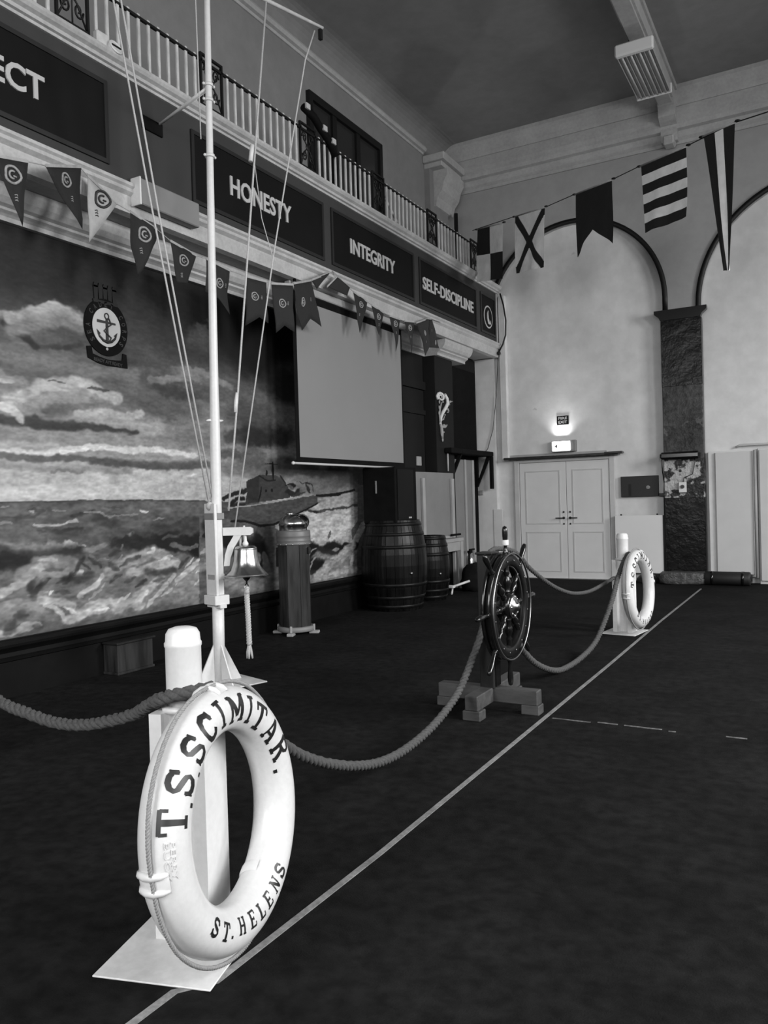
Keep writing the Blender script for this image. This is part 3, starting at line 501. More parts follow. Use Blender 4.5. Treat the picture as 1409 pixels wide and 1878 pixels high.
MURAL = [["e",[4.253,3.306],0.704,0.18,30,1,0.7],["e",[6.525,3.491],0.784,0.628,22,1,0.9],["e",[5.831,3.353],0.674,0.364,34,1,0.8],["e",[6.682,3.621],0.684,0.598,14,1,0.8],["e",[3.986,2.871],0.211,0.051,92,0.6,0.9],["e",[4.274,2.969],0.228,0.083,108,0.5,1],["e",[4.19,3.012],0.086,0.042,112,0.5,0.9],["e",[4.313,3.051],0.098,0.033,108,0.5,0.9],["e",[4.473,3.014],0.139,0.065,92,0.6,0.9],["e",[4.114,2.807],0.337,0.088,72,0.8,0.8],["e",[4.505,2.889],0.224,0.093,62,0.8,0.8],["e",[3.876,2.894],0.094,0.021,95,0.6,1],["e",[3.912,2.602],0.318,0.128,62,0.9,0.8],["e",[4.141,2.636],0.339,0.088,85,0.8,0.8],["e",[4.402,2.613],0.475,0.084,80,0.8,0.8],["e",[4.802,2.604],0.364,0.08,70,0.8,0.8],["e",[3.939,2.492],0.256,0.057,75,0.8,0.7],["e",[4.993,2.76],0.318,0.099,50,0.9,0.8],["e",[4.448,2.413],0.314,0.058,122,0.5,1],["e",[4.581,2.459],0.114,0.034,140,0.5,1],["e",[4.213,2.306],0.208,0.067,128,0.5,1],["e",[3.964,2.31],0.226,0.079,98,0.7,0.9],["e",[4.751,2.359],0.219,0.056,112,0.6,0.9],["e",[4.355,2.342],0.162,0.038,140,0.5,0.8],["e",[3.857,2.397],0.078,0.02,132,0.4,1],["e",[3.849,2.206],0.086,0.028,160,0.4,1],["e",[3.879,2.173],0.063,0.017,165,0.4,0.8],["e",[4.042,2.231],0.215,0.058,112,0.6,0.8],["e",[4.517,2.274],0.414,0.07,96,0.7,0.9],["e",[4.35,2.213],0.252,0.053,75,0.8,0.8],["e",[4.192,2.215],0.052,0.033,66,0.8,0.7],["e",[4.865,2.185],0.474,0.062,122,0.6,1],["e",[5.034,2.23],0.128,0.036,138,0.5,0.9],["e",[5.34,2.144],0.208,0.077,118,0.7,0.9],["e",[5.208,2.219],0.156,0.051,110,0.6,0.8],["e",[3.95,1.965],0.371,0.072,112,0.8,0.9],["e",[4.56,1.967],0.573,0.062,118,0.8,0.8],["e",[5.538,2.367],0.485,0.158,66,0.9,0.8],["e",[5.429,2.582],0.283,0.07,60,0.9,0.8],["e",[6.04,3.061],0.203,0.158,58,0.6,0.9],["e",[6.086,3.18],0.095,0.075,66,0.5,0.8],["e",[5.811,2.916],0.412,0.109,42,0.9,0.7],["e",[5.956,2.69],0.319,0.063,92,0.5,0.95],["e",[5.647,2.608],0.248,0.025,96,0.5,0.9],["e",[6.282,2.644],0.257,0.096,72,0.7,0.8],["e",[5.923,2.53],0.396,0.074,62,0.8,0.8],["e",[6.423,2.583],0.235,0.116,70,0.7,0.8],["e",[5.667,2.503],0.299,0.054,45,0.8,0.7],["e",[6.622,2.367],0.306,0.119,58,0.9,0.8],["e",[6.861,2.144],0.29,0.101,34,0.8,0.9],["e",[6.548,2.107],0.272,0.079,48,0.8,0.8],["e",[6.654,1.775],0.433,0.119,88,0.8,0.8],["e",[6.451,1.946],0.266,0.058,62,0.8,0.8],["e",[5.901,2.071],0.394,0.092,88,0.9,0.8],["s",[3.858,2.82,3.998,2.773,4.127,2.692],0.0293,0.026,38,0.8,0.9],["s",[4.127,2.692,4.371,2.73,4.557,2.79],0.0197,0.0167,48,0.9,0.7],["s",[3.798,2.09,4.037,2.112,4.204,2.09,4.662,2.095,5.114,2.092],0.0304,0.0257,52,0.7,0.9],["s",[4.103,2.112,4.256,2.094,4.436,2.114],0.0316,0.027,54,0.8,0.8],["s",[3.898,2.26,4.062,2.32,4.147,2.373,4.305,2.432,4.488,2.468,4.638,2.461,4.793,2.387,4.955,2.363],0.0418,0.0351,134,0.6,0.9],["s",[4.125,2.238,4.265,2.303,4.445,2.336,4.614,2.33],0.036,0.0304,116,0.7,0.8],["s",[3.922,2.874,4.071,2.952,4.207,3.012,4.313,3.055,4.419,3.039,4.518,2.992],0.0382,0.0329,118,0.6,0.9],["s",[3.919,2.788,4.152,2.894,4.362,2.963,4.544,2.935],0.0522,0.0448,98,0.8,0.8],["s",[4.514,2.197,4.786,2.222,5.034,2.225,5.209,2.253],0.035,0.0276,132,0.6,0.9],["s",[4.863,2.144,5.204,2.135,5.432,2.124],0.0376,0.0286,124,0.6,0.9],["s",[3.818,2.589,4.006,2.559,4.312,2.601,4.586,2.576,4.883,2.615,5.137,2.606],0.055,0.046,90,0.9,0.8],["s",[3.812,2.448,3.904,2.417,4.0,2.414,4.045,2.318],0.024,0.0215,110,0.7,0.8],["s",[3.802,2.195,3.895,2.175,3.973,2.124],0.0237,0.0213,142,0.6,0.9],["s",[5.359,2.574,5.647,2.626,5.905,2.72,6.146,2.723,6.455,2.645],0.034,0.0238,96,0.6,0.8],["s",[4.637,2.426,4.835,2.435],0.0159,0.0128,62,0.6,0.9],["s",[4.236,2.442,4.395,2.438],0.0089,0.0075,70,0.5,0.8],["e",[4.841,1.61],1.707,0.145,158,0.9,0.95],["e",[3.939,1.693],0.483,0.072,150,0.9,0.8],["e",[6.011,1.577],0.54,0.111,140,0.9,0.8],["e",[4.269,1.548],0.892,0.06,172,0.9,0.8],["s",[3.789,1.851,4.11,1.849,4.372,1.885,4.774,1.938,5.063,1.91,5.4,1.927,5.893,1.897],0.0257,0.0207,165,0.6,0.95],["s",[4.335,1.865,4.773,1.927,5.041,1.9],0.0138,0.0111,178,0.5,0.9],["s",[3.788,1.819,4.176,1.818,4.461,1.824,4.848,1.796,5.278,1.773,5.968,1.808],0.0236,0.019,84,0.6,0.95],["s",[4.649,1.798,5.279,1.785,6.077,1.82],0.0388,0.029,72,0.7,0.8],["s",[3.785,1.76,4.277,1.735,5.055,1.719],0.0197,0.0166,122,0.8,0.8],["s",[4.224,1.712,4.33,1.726,4.55,1.715],0.0108,0.0091,112,0.6,0.9],["s",[5.705,1.699,5.911,1.706],0.0129,0.0091,168,0.6,0.9],["s",[3.791,1.9,4.029,1.919,4.284,1.908],0.0247,0.0218,140,0.8,0.8],["e",[6.891,3.109],0.404,0.339,14,0.9,0.9],["e",[7.319,3.307],0.513,0.266,12,0.9,0.9],["e",[6.824,2.407],0.299,0.147,60,0.9,0.8],["e",[7.475,2.752],0.453,0.202,26,0.9,0.8],["e",[7.084,2.171],0.491,0.13,36,0.9,0.8],["e",[6.767,1.922],0.23,0.126,70,0.9,0.8],["e",[7.54,1.814],0.614,0.113,60,0.9,0.8],["e",[8.538,1.713],0.828,0.148,46,0.9,0.9],["e",[8.091,1.589],0.509,0.119,84,0.9,0.8],["e",[9.0,1.461],0.595,0.154,96,0.9,0.8],["e",[7.725,1.635],0.357,0.092,95,0.9,0.7],["e",[9.11,1.641],0.303,0.155,60,0.9,0.7],["p",[3.481,1.462,3.774,1.468,4.267,1.478,5.044,1.474,5.745,1.461,6.226,1.451,6.954,1.414,9.296,1.286,9.202,-0.344,6.801,-0.373,3.429,0.094],0,0,80,0,1.0],["s",[3.624,1.468,3.774,1.471,4.267,1.477,5.044,1.472,6.006,1.457],0.0055,0.0046,66,0.4,1],["e",[4.009,1.398],0.493,0.043,90,0.9,0.8],["e",[5.041,1.404],0.869,0.041,92,0.9,0.7],["e",[4.439,1.279],0.555,0.092,84,0.9,0.8],["e",[3.923,1.271],0.24,0.043,96,0.9,0.6],["s",[3.91,1.355,4.057,1.367,4.16,1.416],0.0099,0.0087,58,0.95,0.63],["s",[4.405,1.349,4.516,1.351,4.622,1.379],0.0113,0.0093,46,0.95,0.63],["s",[4.649,1.326,4.827,1.283,5.103,1.328],0.0246,0.0194,50,0.95,0.63],["s",[4.11,1.231,4.309,1.217,4.512,1.242],0.0107,0.009,48,0.95,0.63],["s",[3.993,1.413,4.195,1.423],0.0084,0.0073,66,0.6,0.9],["s",[4.751,1.411,4.935,1.398],0.0082,0.0065,70,0.6,0.9],["s",[5.351,1.329,5.49,1.289],0.0165,0.0121,60,0.95,0.63],["s",[3.769,1.348,3.894,1.35],0.0062,0.0056,60,0.95,0.63],["s",[4.07,1.287,4.241,1.269,4.366,1.29,4.449,1.313],0.0088,0.0075,150,0.5,0.9],["s",[4.526,1.369,4.809,1.337,5.126,1.355],0.0061,0.0048,122,0.5,0.9],["s",[5.16,1.385,5.261,1.372],0.0101,0.0076,165,0.5,0.9],["s",[3.768,1.312,3.877,1.316],0.0078,0.007,128,0.5,0.9],["s",[3.993,1.401,4.05,1.403],0.0058,0.0051,140,0.5,0.9],["s",[4.246,1.407,4.352,1.401],0.0053,0.0045,125,0.5,0.9],["s",[5.303,1.296,5.467,1.311],0.007,0.0052,115,0.5,0.9],["s",[3.773,1.439,3.866,1.436],0.0039,0.0035,130,0.5,0.9],["e",[3.854,1.147],0.235,0.04,120,0.6,0.9],["e",[4.165,1.12],0.257,0.035,112,0.6,0.9],["e",[4.377,1.122],0.072,0.03,150,0.5,0.95],["e",[4.488,1.123],0.056,0.012,140,0.5,0.9],["e",[3.952,1.198],0.258,0.029,92,0.7,0.8],["e",[5.037,1.305],0.129,0.05,96,0.8,0.6],["e",[5.438,1.187],0.355,0.078,62,0.7,0.9],["e",[5.785,1.225],0.359,0.065,58,0.7,0.9],["e",[5.169,1.317],0.133,0.044,92,0.8,0.8],["s",[4.504,1.072,4.737,1.084,4.923,1.126,5.071,1.184],0.0142,0.0112,112,0.5,0.9],["s",[5.07,1.174,5.204,1.113,5.364,1.101,5.631,1.169],0.0161,0.012,34,0.95,0.6649999999999999],["e",[5.006,1.091],0.235,0.066,42,0.7,0.95],["e",[5.293,1.065],0.206,0.068,38,0.7,0.95],["e",[5.601,1.055],0.295,0.08,32,0.7,0.95],["e",[5.933,1.053],0.292,0.092,26,0.7,0.95],["e",[5.956,0.96],0.16,0.074,20,0.7,0.9],["s",[3.761,1.122,4.079,1.071,4.303,1.074,4.467,1.078],0.0289,0.025,42,0.95,0.6649999999999999],["e",[3.849,1.02],0.204,0.085,36,0.7,0.95],["s",[3.754,0.958,3.893,0.931],0.0202,0.0183,40,0.95,0.63],["s",[5.552,1.058,5.673,1.006,5.879,1.02],0.0176,0.0125,100,0.5,0.85],["s",[5.434,1.091,5.605,1.144],0.0121,0.0088,76,0.5,0.8],["e",[3.938,0.855],0.273,0.114,96,0.8,0.8],["e",[4.455,0.786],0.559,0.169,98,0.9,0.8],["e",[5.232,0.721],0.68,0.186,104,0.9,0.8],["e",[5.966,0.608],0.482,0.166,120,0.9,0.8],["e",[3.979,0.648],0.359,0.101,104,0.9,0.8],["e",[4.796,0.572],0.611,0.096,112,0.9,0.8],["s",[3.941,0.912,4.076,1.001,4.23,1.011,4.389,0.961],0.0342,0.0295,118,0.5,0.9],["s",[3.748,0.791,3.922,0.856,4.074,0.958],0.0207,0.0185,142,0.5,0.9],["s",[4.093,1.015,4.247,1.002],0.0137,0.0118,140,0.5,0.9],["s",[3.75,0.86,3.86,0.877],0.0201,0.0182,84,0.5,0.9],["s",[4.072,0.899,4.296,0.893,4.369,0.932],0.0175,0.0149,128,0.5,0.9],["s",[4.394,0.869,4.478,0.892],0.0221,0.0184,162,0.5,0.9],["s",[4.788,0.863,5.021,0.925,5.313,0.996,5.451,0.951],0.0374,0.0285,132,0.5,0.9],["s",[5.016,0.826,5.33,0.874,5.58,0.871],0.0298,0.0222,146,0.5,0.9],["s",[5.244,0.992,5.337,1.02],0.016,0.0119,160,0.5,0.9],["s",[4.47,0.691,4.606,0.77,4.697,0.84],0.0173,0.0141,158,0.5,0.9],["s",[4.563,0.649,4.724,0.773],0.0097,0.0079,130,0.5,0.9],["s",[4.857,0.54,5.093,0.593,5.371,0.732],0.0328,0.025,152,0.5,0.9],["s",[5.048,0.557,5.228,0.636],0.0176,0.0134,172,0.5,0.9],["s",[5.223,0.526,5.389,0.618,5.539,0.759],0.014,0.0103,148,0.5,0.9],["s",[5.387,0.566,5.584,0.667],0.0096,0.007,140,0.5,0.9],["s",[5.585,0.705,5.817,0.815,6.007,0.901],0.0232,0.0163,158,0.5,0.9],["s",[5.608,0.664,5.922,0.797],0.0102,0.0072,120,0.5,0.9],["s",[5.783,0.618,6.134,0.693],0.048,0.0331,120,0.5,0.9],["s",[5.835,0.64,6.109,0.743],0.0134,0.0092,160,0.5,0.9],["s",[4.106,0.708,4.304,0.658,4.411,0.606],0.0229,0.0195,150,0.5,0.9],["s",[4.483,0.566,4.599,0.605,4.798,0.612,5.134,0.529],0.022,0.0175,150,0.5,0.9],["s",[4.352,0.515,4.501,0.525,4.715,0.551],0.0264,0.0217,166,0.5,0.9],["s",[3.744,0.686,3.901,0.709,4.095,0.647],0.0239,0.0214,122,0.5,0.9],["s",[4.184,0.74,4.22,0.766],0.0069,0.0059,160,0.5,0.9],["s",[4.147,0.656,4.283,0.578,4.335,0.525],0.0123,0.0105,164,0.5,0.9],["s",[3.736,0.499,3.86,0.493,3.99,0.502],0.0157,0.0141,140,0.5,0.9],["s",[3.925,0.526,4.089,0.501],0.018,0.0159,128,0.5,0.9],["s",[5.556,0.599,5.729,0.57,5.86,0.601],0.0151,0.0107,118,0.5,0.9],["s",[5.464,0.697,5.605,0.593],0.0121,0.0088,110,0.5,0.9],["s",[4.69,0.904,4.56,1.04],0.0097,0.0078,100,0.5,0.9],["s",[4.73,0.9,4.898,1.016,4.941,1.062],0.0082,0.0065,96,0.5,0.9],["s",[4.615,0.973,4.772,0.961],0.0079,0.0063,110,0.5,0.9],["s",[5.405,0.98,5.619,0.894],0.012,0.0088,110,0.5,0.9],["s",[4.727,0.837,4.851,0.89,4.938,0.981],0.0082,0.0065,120,0.5,0.9],["s",[5.008,0.645,4.88,0.594],0.0084,0.0065,170,0.5,0.9],["s",[5.715,0.815,5.822,0.914],0.0077,0.0054,150,0.5,0.9],["s",[4.303,0.62,4.446,0.556],0.0091,0.0076,178,0.5,0.9],["s",[4.596,0.535,4.775,0.551],0.0098,0.0079,180,0.5,0.9],["s",[3.984,0.763,4.168,0.757],0.0117,0.0102,120,0.5,0.9],["s",[5.866,0.746,6.003,0.827],0.0106,0.0073,170,0.5,0.9],["s",[4.257,0.822,4.385,0.869],0.0089,0.0075,70,0.5,0.9],["s",[5.379,0.913,5.547,0.935],0.0119,0.0087,160,0.5,0.9],["s",[4.011,0.847,4.033,0.758,4.094,0.824],0.0199,0.0174,34,0.95,0.63],["s",[4.069,0.827,4.172,0.86],0.0101,0.0088,38,0.95,0.63],["s",[4.33,0.86,4.494,0.828,4.553,0.869],0.0241,0.02,46,0.95,0.63],["s",[4.328,0.814,4.404,0.898,4.502,1.013],0.0128,0.0107,40,0.95,0.63],["s",[4.559,1.009,4.69,0.904],0.0136,0.011,40,0.95,0.63],["s",[4.794,0.991,4.898,1.016],0.0205,0.0161,44,0.95,0.63],["s",[5.108,0.7,5.2,0.755],0.0177,0.0134,30,0.95,0.63],["s",[5.237,0.831,5.373,0.775,5.541,0.812],0.028,0.0207,42,0.95,0.63],["s",[5.277,0.716,5.417,0.728],0.0209,0.0154,56,0.95,0.63],["s",[4.892,0.886,5.153,0.965],0.0128,0.0099,48,0.95,0.63],["s",[4.771,0.929,4.891,0.854],0.0143,0.0113,56,0.95,0.63],["s",[3.863,0.564,3.798,0.503],0.0343,0.031,50,0.95,0.63],["s",[3.881,0.604,3.977,0.598],0.0225,0.02,52,0.95,0.63],["s",[4.006,0.499,4.088,0.48],0.0133,0.0116,60,0.95,0.63],["s",[5.982,0.958,6.122,1.024],0.0326,0.0223,22,0.95,0.63],["s",[4.805,0.765,4.931,0.817],0.0124,0.0097,70,0.5,0.9],["s",[4.237,0.749,4.379,0.717],0.0142,0.012,76,0.5,0.9],["s",[4.97,0.748,5.102,0.801],0.0129,0.0099,60,0.95,0.63],["s",[5.615,0.823,5.745,0.92],0.0175,0.0125,40,0.95,0.63],["s",[4.481,0.953,4.555,0.916],0.0094,0.0077,34,0.95,0.63],["p",[5.924,1.307,6.153,1.327,6.558,1.246,7.001,1.173,7.141,1.138,7.097,0.262,5.883,0.419],0,0,78,0,1.0],["s",[6.069,1.185,6.2,1.072,6.339,1.038],0.0692,0.0466,20,0.6,0.95],["s",[5.99,1.11,6.086,1.131],0.0381,0.0261,22,0.6,0.95],["s",[6.651,0.95,6.85,0.922,6.908,0.718],0.0896,0.0566,18,0.6,0.95],["s",[6.766,1.041,6.879,1.049],0.0562,0.0355,34,0.6,0.95],["s",[6.82,0.782,6.878,0.577],0.0339,0.0213,26,0.6,0.95],["s",[6.42,0.992,6.457,0.894],0.0416,0.0273,30,0.6,0.95],["s",[5.938,0.801,6.052,0.818,6.171,0.861],0.0383,0.0262,118,0.6,0.9],["s",[6.36,0.616,6.589,0.564,6.854,0.536],0.0645,0.0416,112,0.6,0.9],["s",[6.938,0.859,7.017,0.563],0.0464,0.0288,92,0.6,0.9],["s",[6.802,0.869,6.843,0.78],0.0338,0.0213,110,0.6,0.9],["s",[5.944,0.931,6.021,0.977],0.0151,0.0104,120,0.6,0.9],["p",[7.144,1.211,7.494,1.252,7.761,1.329,8.013,1.395,8.336,1.463,8.871,1.535,9.103,1.508,9.196,1.331,9.111,1.053,8.863,0.806,7.684,0.883,7.141,1.138],0,0,132,0,1.0],["e",[8.168,1.094],0.669,0.193,156,0.8,0.95],["e",[8.484,1.412],0.399,0.066,126,0.8,0.9],["e",[8.688,1.156],0.381,0.202,150,0.9,0.8],["e",[7.891,1.2],0.248,0.079,150,0.8,0.8],["e",[8.957,1.301],0.199,0.276,120,0.9,0.7],["s",[7.99,1.495,8.219,1.497,8.52,1.511,8.856,1.557],0.0181,0.0099,26,0.4,1],["s",[8.046,1.485,8.519,1.495],0.0207,0.0114,26,0.4,1],["s",[7.733,1.311,7.951,1.29,8.122,1.305,8.511,1.337,9.094,1.347],0.0177,0.0098,56,0.5,0.9],["s",[7.895,1.287,8.007,1.295],0.0195,0.0111,34,0.5,0.9],["p",[8.191,0.979,8.269,1.065,8.281,1.015,8.225,0.945],0,0,86,0,1.0],["p",[7.633,0.917,7.902,0.892,8.182,0.818,8.334,0.881,8.482,0.814,8.768,0.863,8.896,0.804,8.842,0.43,7.635,0.454,7.633,0.917],0,0,100,0,1.0],["s",[7.657,0.884,7.793,0.907,7.901,0.869],0.0542,0.0311,20,0.6,0.95],["s",[7.627,0.809,7.871,0.823],0.0807,0.0465,22,0.6,0.95],["s",[7.672,0.651,7.835,0.669,8.028,0.621],0.0822,0.0469,20,0.6,0.95],["s",[8.184,0.85,8.303,0.867,8.421,0.826],0.0595,0.0326,26,0.6,0.95],["s",[8.482,0.814,8.736,0.857],0.0314,0.0167,26,0.6,0.95],["s",[8.012,0.845,8.239,0.781,8.389,0.787],0.0439,0.0243,40,0.6,0.95],["s",[7.722,0.585,7.914,0.599],0.0327,0.0187,40,0.6,0.95],["s",[8.765,0.812,8.897,0.838],0.0488,0.0256,30,0.6,0.95],["s",[7.702,0.711,7.816,0.827,7.928,0.851],0.0109,0.0062,120,0.5,0.9],["s",[7.723,0.6,7.893,0.727,7.98,0.784],0.011,0.0063,118,0.5,0.9],["s",[7.939,0.533,8.231,0.636,8.54,0.743,8.766,0.829],0.0511,0.0278,140,0.5,0.9],["s",[8.085,0.616,8.293,0.68],0.0291,0.0161,122,0.5,0.9],["s",[8.284,0.517,8.591,0.538,8.781,0.504],0.0466,0.025,138,0.5,0.9],["s",[8.534,0.644,8.761,0.728],0.0474,0.0252,130,0.5,0.9],["s",[7.771,0.487,8.283,0.501],0.0283,0.0159,118,0.5,0.9],["s",[8.3,0.81,8.421,0.81],0.021,0.0115,110,0.5,0.9],["s",[8.662,0.684,8.563,0.591],0.0314,0.0167,104,0.5,0.9],["s",[8.006,0.75,8.177,0.721],0.0372,0.0208,112,0.5,0.9],["s",[8.719,0.561,8.809,0.724],0.0258,0.0136,150,0.5,0.9],["p",[8.956,1.785,9.17,1.789,9.154,1.16,9.015,1.125,8.773,0.898,8.762,1.036,8.92,1.148],0,0,84,0,1.0],["p",[8.863,1.833,9.153,1.839,9.151,1.626,8.956,1.626,8.956,1.785],0,0,54,0,1.0],["p",[6.004,1.429,6.157,1.393,6.356,1.378,6.783,1.394,7.253,1.439,7.879,1.499,8.003,1.479,7.999,1.4,7.899,1.365,7.734,1.327,7.546,1.255,7.34,1.219,7.143,1.189,6.885,1.171,6.621,1.223,6.432,1.244,6.113,1.302],0,0,66,0,1.0],["s",[6.4,1.236,6.622,1.237,6.885,1.166,7.143,1.182,7.34,1.219],0.0113,0.0071,8,0.3,1],["s",[7.494,1.259,7.761,1.329,7.999,1.395],0.0094,0.0054,16,0.4,1],["s",[6.356,1.378,6.783,1.394,7.253,1.439,7.879,1.496],0.0059,0.0036,128,0.3,1],["p",[6.62,1.411,6.669,1.536,6.653,1.648,6.731,1.677,6.89,1.724,7.292,1.73,7.363,1.653,7.41,1.593,7.441,1.473,7.254,1.46,6.784,1.416],0,0,56,0,1.0],["p",[6.675,1.662,6.89,1.721,6.887,1.664,6.853,1.436,6.674,1.417,6.669,1.536],0,0,44,0,1.0],["s",[6.889,1.714,7.025,1.665,7.168,1.674],0.0094,0.0058,24,0.4,1],["s",[6.913,1.729,7.053,1.745,7.243,1.729],0.0094,0.0058,84,0.5,1],["s",[7.267,1.727,7.374,1.638],0.0099,0.006,26,0.4,1],["s",[7.127,1.673,7.13,1.871],0.0143,0.0088,16,0.3,1],["s",[6.988,1.853,7.225,1.847],0.0071,0.0044,24,0.3,1],["s",[7.016,1.723,7.024,1.778],0.0117,0.0072,20,0.3,1],["s",[6.866,1.436,6.917,1.593],0.0114,0.0072,18,0.3,1],["e",[6.996,1.557],0.021,0.016,8,0.2,1],["e",[7.102,1.564],0.021,0.016,8,0.2,1],["s",[6.32,1.484,6.466,1.524,6.637,1.551],0.0251,0.0164,26,0.5,0.95],["s",[6.399,1.415,6.484,1.469,6.591,1.481],0.021,0.0137,18,0.5,0.95],["s",[6.418,1.401,6.609,1.412],0.0211,0.0138,30,0.5,0.95],["s",[7.386,1.623,7.564,1.601],0.0281,0.0167,18,0.5,0.95],["s",[7.407,1.548,7.508,1.517,7.666,1.547],0.0335,0.0198,30,0.5,0.95],["s",[7.41,1.608,7.511,1.578],0.0255,0.0151,80,0.5,0.95],["s",[7.616,1.609,7.72,1.578,7.664,1.516],0.0397,0.0231,92,0.5,0.95],["s",[7.776,1.625,7.852,1.515],0.0136,0.0078,40,0.5,0.95],["s",[7.67,1.64,7.885,1.617,7.909,1.547],0.0082,0.0047,40,0.5,0.95],["s",[7.456,1.503,7.772,1.531],0.0183,0.0107,50,0.5,0.95],["s",[6.023,1.422,6.157,1.4],0.0096,0.0066,34,0.5,0.95]]
# ================================================================ MURAL (paint values per vertex on a fine wall-mounted sheet)
def paint_mural():
    ny, nz = 620, 400
    Y = 3.2+(9.16-3.2)*np.linspace(0, 1, ny); Z = .44+(3.62-.44)*np.linspace(0, 1, nz)
    # painterly warp of the brushwork
    gy, gz = np.meshgrid(Y, Z, indexing='ij')
    rng = np.random.RandomState(3)
    def vn(sy, sz, seed):
        r = np.random.RandomState(seed); a = r.rand(int(6.2/sy)+4, int(3.4/sz)+4)
        fy = (gy-3.1)/sy; fz = (gz-.4)/sz; iy = fy.astype(int); iz = fz.astype(int); ty = fy-iy; tz = fz-iz
        ty = ty*ty*(3-2*ty); tz = tz*tz*(3-2*tz)
        return (a[iy,iz]*(1-ty)+a[iy+1,iz]*ty)*(1-tz)+(a[iy,iz+1]*(1-ty)+a[iy+1,iz+1]*ty)*tz-.5
    wy = gy+.09*vn(.22, .16, 1)+.07*vn(.09, .07, 2)+.04*vn(.04, .03, 3)+.02*vn(.02, .015, 8)
    wz = gz+.06*vn(.25, .14, 4)+.05*vn(.10, .06, 5)+.03*vn(.04, .03, 6)+.015*vn(.02, .015, 9)
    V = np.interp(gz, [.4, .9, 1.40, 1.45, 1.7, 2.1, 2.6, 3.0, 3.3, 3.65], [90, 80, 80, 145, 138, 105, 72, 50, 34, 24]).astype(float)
    for kind, pts, w1, w2, val, soft, op in MURAL:
        sharp = kind == 'p' or soft <= .45
        a = .15 if sharp else (.5 if kind == 's' else .9)
        uy = gy+(wy-gy)*a; uz = gz+(wz-gz)*a
        p = np.array(pts).reshape(-1, 2)
        if kind == 'p':
            m = np.zeros_like(V, bool); n = len(p)
            for i in range(n):
                (y0, z0), (y1, z1) = p[i], p[(i+1)%n]
                if z0 == z1: continue
                c = ((z0 > uz) != (z1 > uz)) & (uy < (y1-y0)*(uz-z0)/(z1-z0)+y0); m ^= c
            k = m*op
        elif kind == 'e':
            d = np.sqrt(((uy-p[0,0])/w1)**2+((uz-p[0,1])/w2)**2)
            e = min(.95, soft); k = np.clip((1+e*.5-d)/(e*.95+.02), 0, 1); k = k*k*(3-2*k)*op
        else:
            d = np.full_like(V, 1e9)
            for i in range(len(p)-1):
                ay, az = p[i,0]/w1, p[i,1]/w2; by, bz = p[i+1,0]/w1-ay, p[i+1,1]/w2-az
                py, pz = uy/w1-ay, uz/w2-az; t = np.clip((py*by+pz*bz)/(by*by+bz*bz+1e-9), 0, 1)
                taper = 1/(1-.55*abs(2*t-1)**2) if len(p) == 2 else 1
                d = np.minimum(d, np.sqrt((py-by*t)**2+(pz-bz*t)**2)*taper)
            d = d*(.55 if p[0,1] < 1.4 else .7); e = soft; k = np.clip((1+e*.5-d)/(e*1.2+.02), 0, 1); k = k*k*(3-2*k)*op
        V = V*(1-k)+val*k
    sky = gz > 1.47
    V = V*(1+np.where(sky, .16, .26)*vn(.05, .018, 11)+np.where(sky, .12, .2)*vn(.12, .04, 12)+.10*vn(.02, .012, 13))
    V = V*np.interp(gz, [.4, 1.2, 1.7, 2.2, 3.6], [1.06, 1.0, 1.0, 1.16, 1.28])  # soffit shade offset in the colour: paint lightened toward the top
    V = 78+(V-78)*1.25
    V = np.clip(V, 3, 240)/255
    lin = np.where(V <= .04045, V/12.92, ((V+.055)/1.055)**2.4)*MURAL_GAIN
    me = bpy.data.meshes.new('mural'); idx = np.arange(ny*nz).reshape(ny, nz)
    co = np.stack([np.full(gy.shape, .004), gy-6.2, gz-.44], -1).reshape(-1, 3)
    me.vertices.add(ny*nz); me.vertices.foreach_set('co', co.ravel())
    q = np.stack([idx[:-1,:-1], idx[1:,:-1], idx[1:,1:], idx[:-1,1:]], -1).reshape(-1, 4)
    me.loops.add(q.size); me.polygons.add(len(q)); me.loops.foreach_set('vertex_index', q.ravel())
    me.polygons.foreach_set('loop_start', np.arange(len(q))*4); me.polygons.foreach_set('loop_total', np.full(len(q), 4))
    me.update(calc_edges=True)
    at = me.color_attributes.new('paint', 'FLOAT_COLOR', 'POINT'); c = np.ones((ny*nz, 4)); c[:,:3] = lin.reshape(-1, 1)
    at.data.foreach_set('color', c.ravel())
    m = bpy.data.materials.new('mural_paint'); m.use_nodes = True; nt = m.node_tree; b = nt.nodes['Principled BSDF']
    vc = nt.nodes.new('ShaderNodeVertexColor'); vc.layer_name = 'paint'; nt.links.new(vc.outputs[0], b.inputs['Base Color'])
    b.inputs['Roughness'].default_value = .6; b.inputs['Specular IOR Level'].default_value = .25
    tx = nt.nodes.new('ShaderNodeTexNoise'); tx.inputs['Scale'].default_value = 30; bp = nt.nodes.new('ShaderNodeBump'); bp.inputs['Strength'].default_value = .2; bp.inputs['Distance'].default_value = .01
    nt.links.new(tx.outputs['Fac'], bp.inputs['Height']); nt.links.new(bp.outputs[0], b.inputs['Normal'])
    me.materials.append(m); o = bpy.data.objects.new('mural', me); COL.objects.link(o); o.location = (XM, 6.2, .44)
    tag(o, 'wall mural of stormy sea, clouds and a grey patrol boat filling the left wall', 'painting')
    # board edge that carries the sheet
    f = MB().box((XM+.0005, 3.2, .44), (XM+.0035, 9.16, 3.62)); e = obj('mural_backing', f, dadow, None, origin=(XM, 6.2, .44))
    e.parent = o; e.location = (0, 0, 0)
MURAL_GAIN = 0.95
paint_mural()
